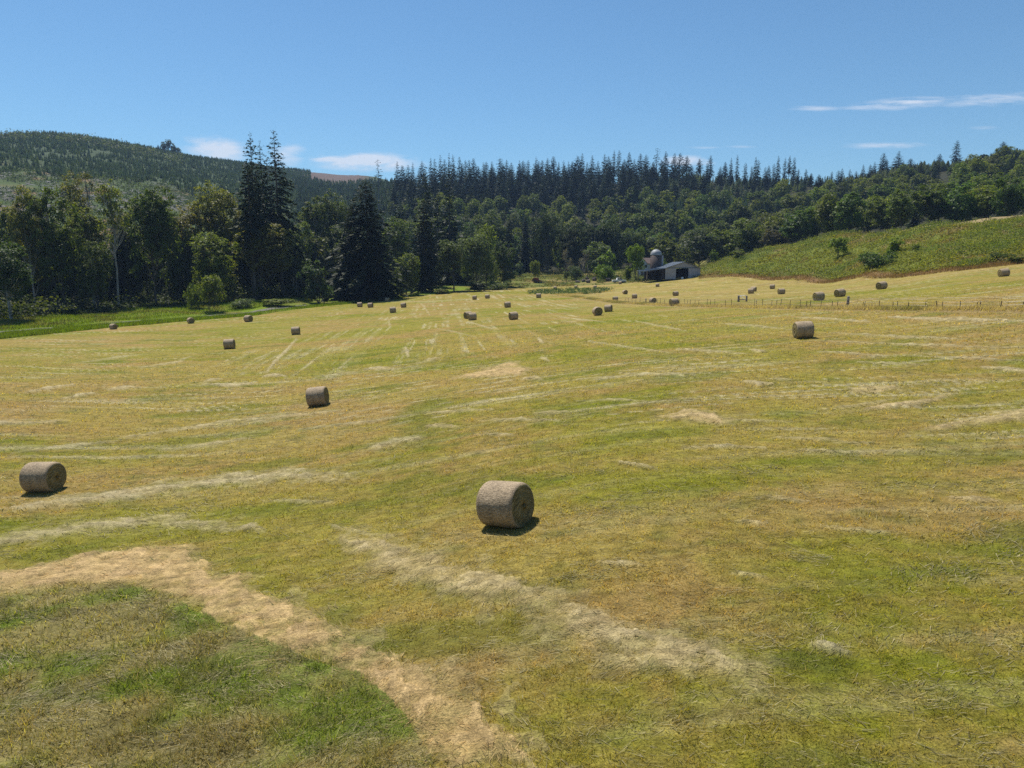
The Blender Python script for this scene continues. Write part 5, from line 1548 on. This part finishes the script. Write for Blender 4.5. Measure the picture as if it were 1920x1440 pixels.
def slash():
    n = 1500
    u = RNG.uniform(-40, 430, n); Y = RNG.uniform(270, 520, n); x = (u - CX) / 1320 * Y
    k = fbm(x / 14 + 31, Y / 16, 271, 4) > .5
    x, Y = x[k], Y[k]; n = len(x); z = ground_z(x, Y)
    L = RNG.uniform(1.5, 7, n); ph = RNG.uniform(0, PI, n); w = RNG.uniform(.12, .32, n)
    d = np.stack([np.cos(ph), np.sin(ph), RNG.normal(0, .12, n)], 1); s = np.stack([-np.sin(ph), np.cos(ph), np.zeros(n)], 1)
    c = np.stack([x, Y, z + .35], 1); V = np.empty((n, 6, 3))
    for i, (aa, bb) in enumerate(((0, 1), (1.7 / 2, -.5), (-1.7 / 2, -.5))):
        off = s * aa * w[:, None] + np.array([0, 0, 1.]) * bb * w[:, None]
        V[:, i] = c - d * L[:, None] / 2 + off; V[:, 3 + i] = c + d * L[:, None] / 2 + off
    b = np.arange(n)[:, None] * 6
    Q = np.concatenate([b + np.array([[0, 1, 4, 3]]), b + np.array([[1, 2, 5, 4]]), b + np.array([[2, 0, 3, 5]])])
    T = np.concatenate([b + np.array([[0, 2, 1]]), b + np.array([[3, 4, 5]])])
    o = link('slash_debris', make_mesh('slash_debris', V.reshape(-1, 3), [(Q, 0), (T, 0)], [M['log']])); tag(o, 'bleached logging debris strewn over the cleared hillside', 'logging debris', kind='stuff')
slash()

# ------------------------------------------------------------------ farm buildings
def at_px(u, y):
    return hit(u, y)
BX, BY, BZ = hit(1281, 523.0)
def px_m(depthY): return depthY / 1300.0       # metres per picture pixel at a forward distance
S = px_m(BY)
print('shed at', BX, BY, BZ, 'scale m/px', S)
rz = math.radians(6)
barn = empty('open_barn', (BX, BY, BZ - .15), rz)
tag(barn, 'pale metal barn with black open doorway and lean-to on its left', 'barn')
W0, W1 = -35 * S, 32.5 * S            # left and right wall
RX = 1 * S                            # ridge
HE, HR = 20.5 * S, 32 * S             # eave and ridge height
D0, D1, DH = -14.5 * S, 9.5 * S, 21 * S     # doorway
LEN = 60 * S
def roof_z(x):
    return HR - (RX - x) * (HR - HE) / (RX - W0) if x < RX else HR - (x - RX) * (HR - HE) / (W1 - RX)
f = MB()
f.prism([(W0, 0), (D0, 0), (D0, DH), (W0, roof_z(W0) - .05)], 0, .15)
f.prism([(D1, 0), (W1, 0), (W1, roof_z(W1) - .05), (D1, DH)], 0, .15)
f.prism([(W0, roof_z(W0) - .05), (D0, DH), (D1, DH), (W1, roof_z(W1) - .05), (RX, HR - .05)], 0, .15)
f.build('front_wall', M['tin_wall'], barn)
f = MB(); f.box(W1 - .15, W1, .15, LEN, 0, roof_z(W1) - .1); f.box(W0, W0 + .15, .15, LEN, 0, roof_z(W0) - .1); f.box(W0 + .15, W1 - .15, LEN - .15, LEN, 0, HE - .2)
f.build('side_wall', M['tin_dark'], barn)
f = MB(); f.box(D0 - 17 * S, D0 - .6 * S, -.10, -.03, .1, DH - .1); f.build('sliding_door', M['tin_wall'], barn)
f = MB(); f.box(D1 + .6 * S, D1 + 17 * S, -.10, -.03, .1, DH - .1); f.build('sliding_door', M['tin_wall'], barn)
f = MB(); f.box(D0 - 18 * S, D1 + 18 * S, -.16, -.10, DH, DH + .22); f.build('door_rail', M['tin_roof'], barn)
LX = -72 * S; LZ = 15.2 * S
def slope_slab(p, q, y0, y1, t=.14, ribs=True):
    m = MB()
    m.prism([p, q, (q[0], q[1] + t), (p[0], p[1] + t)], y0, y1)
    if ribs:
        n = int((y1 - y0) / .9)
        for k in range(n + 1):
            y = y0 + .02 + k * (y1 - y0 - .1) / n
            m.prism([(p[0], p[1] + t), (q[0], q[1] + t), (q[0], q[1] + t + .05), (p[0], p[1] + t + .05)], y, y + .07)
    return m
slope_slab((W0 - .02, HE + .02), (RX, HR), -.45, LEN + .4).build('roof_panel', M['tin_roof'], barn)
slope_slab((RX + .02, HR), (W1 + 1.0 * S, HE - .2), -.45, LEN + .4).build('roof_panel', M['tin_roof'], barn)
slope_slab((LX, LZ), (W0 - .04, HE - .12), -.45, LEN + .4, .12).build('lean_to_roof', M['tin_roof'], barn)
for k in range(2):
    y = .2 + k * (LEN - .6)
    MB().box(LX + .3, LX + .55, y, y + .25, 0, LZ + .02).build('post', M['wood_grey'], barn)
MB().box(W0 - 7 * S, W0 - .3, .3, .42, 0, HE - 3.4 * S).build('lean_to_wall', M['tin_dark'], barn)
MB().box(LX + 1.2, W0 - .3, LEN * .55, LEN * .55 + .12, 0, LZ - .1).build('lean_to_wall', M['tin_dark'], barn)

# small white drum in the doorway
dx = BX + math.cos(rz) * (-4 * S) - math.sin(rz) * (-1.2); dy = BY + math.sin(rz) * (-4 * S) + math.cos(rz) * (-1.2)
MB().tube([(0, 0, 0), (0, 0, .05), (0, 0, .75), (0, 0, .8)], [.36, .4, .4, .34], 14).build('white_tub', M['white_paint'], None, True)
o = bpy.data.objects['white_tub']; o.location = (dx, dy, gz(dx, dy)); tag(o, 'small white tub standing in the barn doorway', 'tub')

# silo
SX, SY, _ = hit(1229.5, 517); SY = BY + 13; SX = ray(1229.5, 495)[0] * SY; SZ = gz(SX, SY)
S2 = px_m(SY)
silo = empty('silo', (SX, SY, SZ)); tag(silo, 'round brown farm silo with a shiny metal dome', 'silo')
R = 10.2 * S2
ztop = CAMZ + ray(1229, 478)[1] * SY - SZ
zdome = CAMZ + ray(1229, 467.5)[1] * SY - SZ
MB().tube([(0, 0, -.5), (0, 0, ztop)], R, 36).build('stave_wall', M['stave'], silo, True)
f = MB()
for k in range(14):
    z = .6 + k * (ztop - 1) / 14
    f.tube([(0, 0, z), (0, 0, z + .06)], R + .03, 36)
f.build('hoop', M['steel_post'], silo)
t = np.linspace(0, PI / 2, 9)
MB().tube([(0, 0, ztop - .12)] + [(0, 0, ztop + math.sin(q) * (zdome - ztop)) for q in t], [R + .1] + [max(math.cos(q) * (R + .1), .05) for q in t], 36).build('dome', M['dome'], silo, True)
MB().box(R - .05, R + 3.2 * S2, -.7, .7, 0, ztop - 1.0 * S2).build('filling_chute', M['tin_wall'], silo)

# farm house behind
HX, HY = ray(1205, 490)[0] * (BY + 34), BY + 34
HZ = gz(HX, HY); S3 = px_m(HY)
house = empty('farm_house', (HX, HY, HZ), math.radians(-32)); tag(house, 'white farm house with brown gabled roof behind the silo', 'house')
zt = CAMZ + ray(1206, 484)[1] * HY - HZ
we = zt - 9 * S3
hw = 9 * S3
MB().prism([(-hw, -.5), (hw, -.5), (hw, we), (0, zt), (-hw, we)], 0, 8).build('wall', M['house_wall'], house)
for s in (-1, 1):
    m = MB(); p, q = (s * (hw + .4), we - .35), (0.0, zt + .02)
    m.prism([p, q, (q[0], q[1] + .18), (p[0], p[1] + .18)] if s < 0 else [q, p, (p[0], p[1] + .18), (q[0], q[1] + .18)], -.4, 8.4)
    m.build('roof', M['house_roof'], house)
for (x0, z0) in ((-1.6, we - 2.0), (1.0, we - 2.0)):
    w_ = MB().box(x0, x0 + 1.1, -.08, -.003, z0, z0 + 1.4).build('window', M['house_wall'], house)
    MB().box(x0 + .1, x0 + 1.0, -.11, -.083, z0 + .1, z0 + 1.3).build('pane', M['glass'], w_)
MB().box(-.55, .55, -.06, -.003, -.3, 1.9).build('door', M['house_roof'], house)

# white pickup in the weeds
def vehicle_pickup():
    Y = 262.0; X = ray(1161, 519)[0] * Y; z = gz(X, Y) + .1; s = px_m(Y)
    root = empty('pickup_truck', (X, Y, z), math.radians(6)); tag(root, 'white pickup truck parked deep in the weeds left of the barn', 'truck')
    L = 5.2
    f = MB()
    f.prism([(-L / 2, .55), (L / 2, .55), (L / 2, .95), (L / 2 - .1, 1.12), (.1, 1.16), (-.05, 1.15), (-L / 2, 1.12)], -.92, .92)
    body = f.build('body', M['white_paint'], root)
    f = MB(); f.prism([(-1.0, 1.14), (1.25, 1.14), (.75, 1.80), (.1, 1.86), (-.85, 1.82)], -.80, .80); f.build('cabin', M['white_paint'], root)
    for x0, x1, x2, x3 in ((-.80, -.05, -.02, -.72), (.08, 1.02, .64, .10)):
        for sy in (-.82, .80):
            MB().prism([(x0, 1.22), (x1, 1.22), (x2, 1.74), (x3, 1.74)], sy, sy + .02).build('window', M['glass'], root)
    MB().prism([(1.19, 1.2), (1.23, 1.2), (.82, 1.75), (.78, 1.75)], -.72, .72).build('windscreen', M['glass'], root)
    for x in (-1.6, 1.65):
        for sy in (-.95, .75):
            w = MB().tube([(x, sy, .36), (x, sy + .2, .36)], .36, 18).build('wheel', M['rubber'], root, False)
            MB().tube([(x, sy - .012, .36), (x, sy + .212, .36)], .19, 14).build('rim', M['dome'], w)
    for sy in (-.86, .60):
        MB().box(L / 2 - .02, L / 2 + .02, sy, sy + .26, .72, .92).build('headlight', M['dome'], root)
    MB().box(L / 2 - .01, L / 2 + .1, -.9, .9, .45, .62).build('bumper', M['wire'], root)
vehicle_pickup()

def red_machine():
    X, Y, z = hit(1007, 530.5); s = px_m(Y)
    r = empty('farm_baler', (X, Y, z), math.radians(-12)); tag(r, 'faded red farm machine rusting in the pasture', 'farm machine')
    f = MB(); f.prism([(-1.9, .55), (.7, .55), (.9, 1.2), (.3, 1.95), (-1.2, 2.05), (-1.9, 1.5)], -.85, .85); f.build('housing', M['red_paint'], r)
    f = MB(); f.box(-1.85, -.4, -.98, -.86, .8, 1.45); f.build('side_panel', M['rust'], r)
    f = MB(); f.prism([(.86, .6), (1.9, .45), (1.9, .8), (.95, 1.15)], -.7, .7); f.build('pickup_head', M['rust'], r)
    MB().tube([(1.7, 0, .5), (3.1, 0, .42), (3.4, 0, .42)], [.09, .08, .05]).build('drawbar', M['rust'], r)
    for sy in (-1.12, .9):
        w = MB().tube([(-.5, sy, .52), (-.5, sy + .24, .52)], .52, 20).build('wheel', M['rubber'], r)
        MB().tube([(-.5, sy - .012, .52), (-.5, sy + .252, .52)], .26, 14).build('rim', M['rust'], w)
    MB().box(.3, .55, -.3, .3, 1.6, 2.3).build('chute', M['rust'], r)
red_machine()

def lump(name, u, yb, wpx, hpx, mat, label, cat, seed, group=None):
    X, Y, z = hit(u, yb); s = px_m(Y); rg = np.random.default_rng(seed)
    bm_v, bm_f = [], []
    import bmesh
    bm = bmesh.new(); bmesh.ops.create_icosphere(bm, subdivisions=3, radius=1.0)
    sh = rg.uniform(.8, 1.2, 3)
    for v in bm.verts:
        p = np.array(v.co)
        n = float(fbm(np.array([p[0] * 1.4 + seed]), np.array([p[1] * 1.4 + p[2] * 1.9]), seed, 4)[0])
        q = np.round(p * 2.2) / 2.2
        p = p * (.72 + .55 * n) * .75 + q * .25 * n
        v.co = Vector(p * sh)
    me = bpy.data.meshes.new(name); bm.to_mesh(me); bm.free(); me.materials.append(mat)
    o = link(name, me, None, (X, Y + .3, z + hpx * s * .32)); o.scale = (wpx * s / 2, wpx * s / 2 * .8, hpx * s * .62); o.rotation_euler = (0, 0, rg.uniform(0, 6))
    tag(o, label, cat, group)
G = 'brown boulders heaped in the pasture'
lump('boulder', 1083, 530, 12, 5, M['rock'], 'flat grey brown boulder, farthest left of the pasture heap', 'boulder', 41, G)
lump('boulder', 1094, 528.5, 10, 5.5, M['rock'], 'small boulder, second from the left of the pasture heap', 'boulder', 42, G)
lump('boulder', 1103, 530.5, 13, 9, M['rock'], 'tallest dark boulder in the middle of the pasture heap', 'boulder', 43, G)
lump('boulder', 1101, 524.5, 10, 6, M['rock'], 'boulder set behind the tallest one in the pasture heap', 'boulder', 44, G)
lump('boulder', 1114, 527, 12, 8, M['rock'], 'rusty brown boulder right of the tallest one', 'boulder', 45, G)
lump('boulder', 1141, 527, 13, 7, M['rock'], 'lone boulder lying apart on the right, toward the pickup', 'boulder', 46, G)
lump('pale_boulder', 1801, 413, 6, 4, M['rock_pale'], 'small white boulder on the crest of the fern bank', 'boulder', 47)

# thin pole in the pasture and leaning pole by the lean-to
for (u, yb, yt, tilt, lab) in ((1101.5, 523, 496, 0, 'thin grey pole standing in the pasture'), (1190, 516, 503, -.22, 'short leaning pole in the weeds below the white house')):
    X, Y, z = hit(u, yb); h = CAMZ + ray(u, yt)[1] * Y - z
    o = MB().tube([(0, 0, -.3), (0, 0, h * .5), (0, 0, h)], [.12, .10, .08], 8).build('wooden_pole', M['wood_grey'], None, True)
    o.location = (X, Y, z); o.rotation_euler = (0, tilt, 0); tag(o, lab, 'pole')

# ------------------------------------------------------------------ wire fence with its posts, wooden gate posts
STEEL = [1172, 1178, 1185, 1192, 1200, 1222, 1233, 1238, 1246, 1254, 1262, 1274, 1283, 1289, 1294, 1303, 1310, 1326, 1332, 1340, 1360, 1372, 1415, 1418, 1430, 1447, 1456, 1463, 1481, 1500, 1512, 1519, 1539, 1560, 1570, 1618, 1620, 1648, 1674, 1682, 1703, 1735, 1755, 1767, 1800, 1831, 1837, 1876, 1917]
fx0 = FENCE_PX
def fence_pt(u):
    y = np.interp(u, [p[0] for p in FENCE_PX], [p[1] for p in FENCE_PX]); return hit(u, y)
X0, Y0, Z0 = fence_pt(1500)
fen = empty('wire_fence', (X0, Y0, Z0)); tag(fen, 'long wire fence on thin steel posts across the field', 'fence')
post_me = None
tops = []
for k, u in enumerate(STEEL):
    X, Y, z = fence_pt(u)
    hpx = 13.5 + 2.5 * ((k * 7) % 5) / 4 - np.interp(u, [1172, 1280, 1400], [5, 3, 0])
    h = hpx * px_m(Y)
    if post_me is None:
        m = MB(); m.box(-.012, .012, -.02, .02, -.2, 1.0); m.box(-.024, .024, .02, .03, -.2, 1.0); post_me = m.mesh('fence_post', M['steel_post'])
    o = link('post', post_me, fen, (X - X0, Y - Y0, z - Z0)); o.scale = (1.0, 1.0, h)
    o.rotation_euler = (random.uniform(-.04, .04), random.choice([0, 0, .02, -.03, .12, -.1]) if k % 3 == 0 else 0, random.uniform(0, .6))
    tops.append((X - X0, Y - Y0, z - Z0, min(h, 1.25)))
wv = MB()
for fr in (.35, .6, .85, .97):
    pts = []
    for i, (x, y, z, h) in enumerate(tops):
        pts.append((x, y - .04, z + 1.05 * fr + .03 * math.sin(i * 2.1)))
    wv.tube(pts, .010, 4)
wv.build('wire', M['wire'], fen)
def big_post(u, yb, yt, wpx, lab, tilt=0.0):
    X, Y, z = hit(u, yb); s = px_m(Y); h = CAMZ + ray(u, yt)[1] * Y - z; r = wpx * s / 2
    o = MB().tube([(0, 0, -.3), (.01, 0, h * .4), (.0, .01, h * .96), (0, 0, h)], [r * 1.05, r, r * .96, r * .8], 12).build('wooden_post', M['wood_grey'], None, True)
    o.location = (X, Y, z); o.rotation_euler = (0, tilt, .3); tag(o, lab, 'post', 'wooden posts of the field fence')
    return X, Y, z, h, r
big_post(1589, 572, 555.5, 5.0, 'thick weathered wooden post, widest of the fence line', .06)
big_post(1211, 567, 559.5, 1.8, 'thin dark wooden post beside the bale hidden in dry grass')
g1 = big_post(1384.5, 566, 554, 4.0, 'left wooden post holding the small gate')
g2 = big_post(1399.5, 565.5, 554.5, 3.4, 'right wooden post holding the small gate')
# braced gate between the two posts
gx, gy, gzz = g1[0], g1[1], g1[2]
ga = math.atan2(g2[1] - g1[1], g2[0] - g1[0]); gl = math.hypot(g2[0] - g1[0], g2[1] - g1[1])
gate = empty('field_gate', (gx, gy - .02, gzz), ga); tag(gate, 'pale braced wooden gate hung between two posts', 'gate')
e = g1[4] + .04
MB().tube([(e, 0, .95), (gl - e, 0, .95)], .055, 8).build('top_rail', M['rock_pale'], gate)
MB().tube([(e, 0, .35), (gl - e, 0, .35)], .05, 8).build('bottom_rail', M['wood_grey'], gate)
MB().tube([(e + .05, -.06, .9), (gl - e - .05, -.06, .4)], .045, 8).build('brace', M['rock_pale'], gate)

# ------------------------------------------------------------------ air
def haze():
    m, nt, nd, lk = newmat('haze')
    out = N(nd, 'ShaderNodeOutputMaterial'); v = N(nd, 'ShaderNodeVolumePrincipled')
    v.inputs['Color'].default_value = (.45, .66, 1.0, 1); v.inputs['Density'].default_value = HAZE_DENSITY; v.inputs['Anisotropy'].default_value = .0
    lk.new(v.outputs['Volume'], out.inputs['Volume'])
    zmin = min(o['zmin'] for o in [dict(zmin=float(GZ.min()))]); ztop = float(GZ.max()) + 60
    b = MB().box(-2600, 2600, -2600, 2600, zmin - 4, ztop)
    o = b.build('haze', m); tag(o, kind='stuff')
HAZE_DENSITY = 0.00012
haze()

# ------------------------------------------------------------------ daylight
SUN_AZ = math.radians(-32)      # left of the viewing direction
SUN_EL = math.radians(62)
sd = Vector((math.sin(SUN_AZ) * math.cos(SUN_EL), math.cos(SUN_AZ) * math.cos(SUN_EL), math.sin(SUN_EL)))
sl = bpy.data.lights.new('sun', 'SUN'); sl.energy = 4.9; sl.angle = math.radians(.53); sl.color = (1.0, .95, .86)
so = bpy.data.objects.new('sun', sl); COL.objects.link(so); so.rotation_euler = (-sd).to_track_quat('-Z', 'Y').to_euler()
so.location = (0, 0, 300)

w = bpy.data.worlds.new('World'); SC.world = w; w.use_nodes = True
nt = w.node_tree; nd, lk = nt.nodes, nt.links; nd.clear()
wo = N(nd, 'ShaderNodeOutputWorld'); bg = N(nd, 'ShaderNodeBackground'); bg.inputs['Strength'].default_value = 0.086
st = N(nd, 'ShaderNodeTexSky', sky_type='NISHITA'); st.sun_disc = False; st.sun_elevation = SUN_EL; st.sun_rotation = SUN_AZ
st.altitude = 100; st.air_density = 1.0; st.dust_density = .1; st.ozone_density = 2.2
tc = N(nd, 'ShaderNodeTexCoord'); sx = N(nd, 'ShaderNodeSeparateXYZ'); lk.new(tc.outputs['Generated'], sx.inputs['Vector'])
def mth(op, a, b=None, c=None):
    n = N(nd, 'ShaderNodeMath', operation=op)
    for i, v in enumerate((a, b, c)):
        if v is None: continue
        if isinstance(v, (int, float)): n.inputs[i].default_value = v
        else: lk.new(v, n.inputs[i])
    return n.outputs[0]
fy = mth('MAXIMUM', sx.outputs['Y'], .02)
az = mth('DIVIDE', sx.outputs['X'], fy); el = mth('DIVIDE', sx.outputs['Z'], fy)
cv = N(nd, 'ShaderNodeCombineXYZ'); lk.new(az, cv.inputs['X']); lk.new(el, cv.inputs['Y'])
def cnoise(sxx, syy, scale, rot=0.0):
    mp = N(nd, 'ShaderNodeMapping'); mp.inputs['Scale'].default_value = (sxx, syy, 1); mp.inputs['Rotation'].default_value = (0, 0, rot)
    lk.new(cv.outputs[0], mp.inputs['Vector'])
    n = N(nd, 'ShaderNodeTexNoise'); n.inputs['Scale'].default_value = scale; n.inputs['Detail'].default_value = 7; n.inputs['Roughness'].default_value = .62
    lk.new(mp.outputs['Vector'], n.inputs['Vector']); return n.outputs['Fac']
nA = cnoise(16, 48, 1.0); nB = cnoise(22, 190, 1.0, -.05)
CLOUDS = [  # picture centre, half width, half height, tilt, strength, noise
 (405, 279, 78, 27, -.10, .85, nA), (540, 290, 42, 26, 0, .7, nA), (685, 303, 125, 21, -.02, 1.05, nA), (640, 299, 70, 9, .02, 1.0, nB), (1290, 303, 70, 13, 0, 1.0, nA),
 (1530, 203, 65, 6, .0, .40, nB), (1620, 200, 70, 7, .05, .42, nB), (1700, 194, 125, 13, .06, .55, nB), (1860, 187, 150, 14, .05, .42, nB), (1660, 273, 95, 8, .02, .42, nB), (1320, 277, 40, 3, 0, .3, nB), (1390, 275, 40, 3, 0, .22, nB), (1845, 240, 40, 5, 0, .2, nB)]
tot = None
for (u, y, hw_, hh_, tl, stg, nz) in CLOUDS:
    a0, e0 = ray(u, y)
    dx = mth('SUBTRACT', az, a0); dy = mth('SUBTRACT', el, e0)
    dy2 = mth('MULTIPLY_ADD', dx, -tl, dy)
    p = mth('DIVIDE', dx, hw_ / 1300.0); q = mth('DIVIDE', dy2, hh_ / 1300.0)
    rr = mth('ADD', mth('MULTIPLY', p, p), mth('MULTIPLY', q, q))
    g = mth('MAXIMUM', mth('SUBTRACT', 1.0, rr), 0.0)
    v = mth('MULTIPLY', mth('MAXIMUM', mth('MULTIPLY_ADD', nz, 4.6, mth('MULTIPLY_ADD', g, 1.0, -2.35)), 0.0), mth('MULTIPLY', g, stg))
    tot = v if tot is None else mth('MAXIMUM', tot, v)
tot = mth('MINIMUM', tot, .85)
mx = N(nd, 'ShaderNodeMix', data_type='RGBA'); lk.new(tot, mx.inputs['Factor']); skt = N(nd, 'ShaderNodeMix', data_type='RGBA', blend_type='MULTIPLY'); skt.inputs['Factor'].default_value = 1; skt.inputs['B'].default_value = (.68, .94, 1.05, 1); lk.new(st.outputs['Color'], skt.inputs['A']); lk.new(skt.outputs['Result'], mx.inputs['A']); mx.inputs['B'].default_value = (7.0, 7.6, 8.6, 1)
lk.new(mx.outputs['Result'], bg.inputs['Color']); lk.new(bg.outputs['Background'], wo.inputs['Surface'])

SC.view_settings.view_transform = 'Standard'; SC.view_settings.look = 'None'; SC.view_settings.gamma = 1.0; SC.view_settings.exposure = 0.36
SC.view_settings.use_curve_mapping = False
SC.cycles.use_denoising = False
SC.cycles.max_bounces = 6; SC.cycles.transparent_max_bounces = 8; SC.cycles.volume_bounces = 0
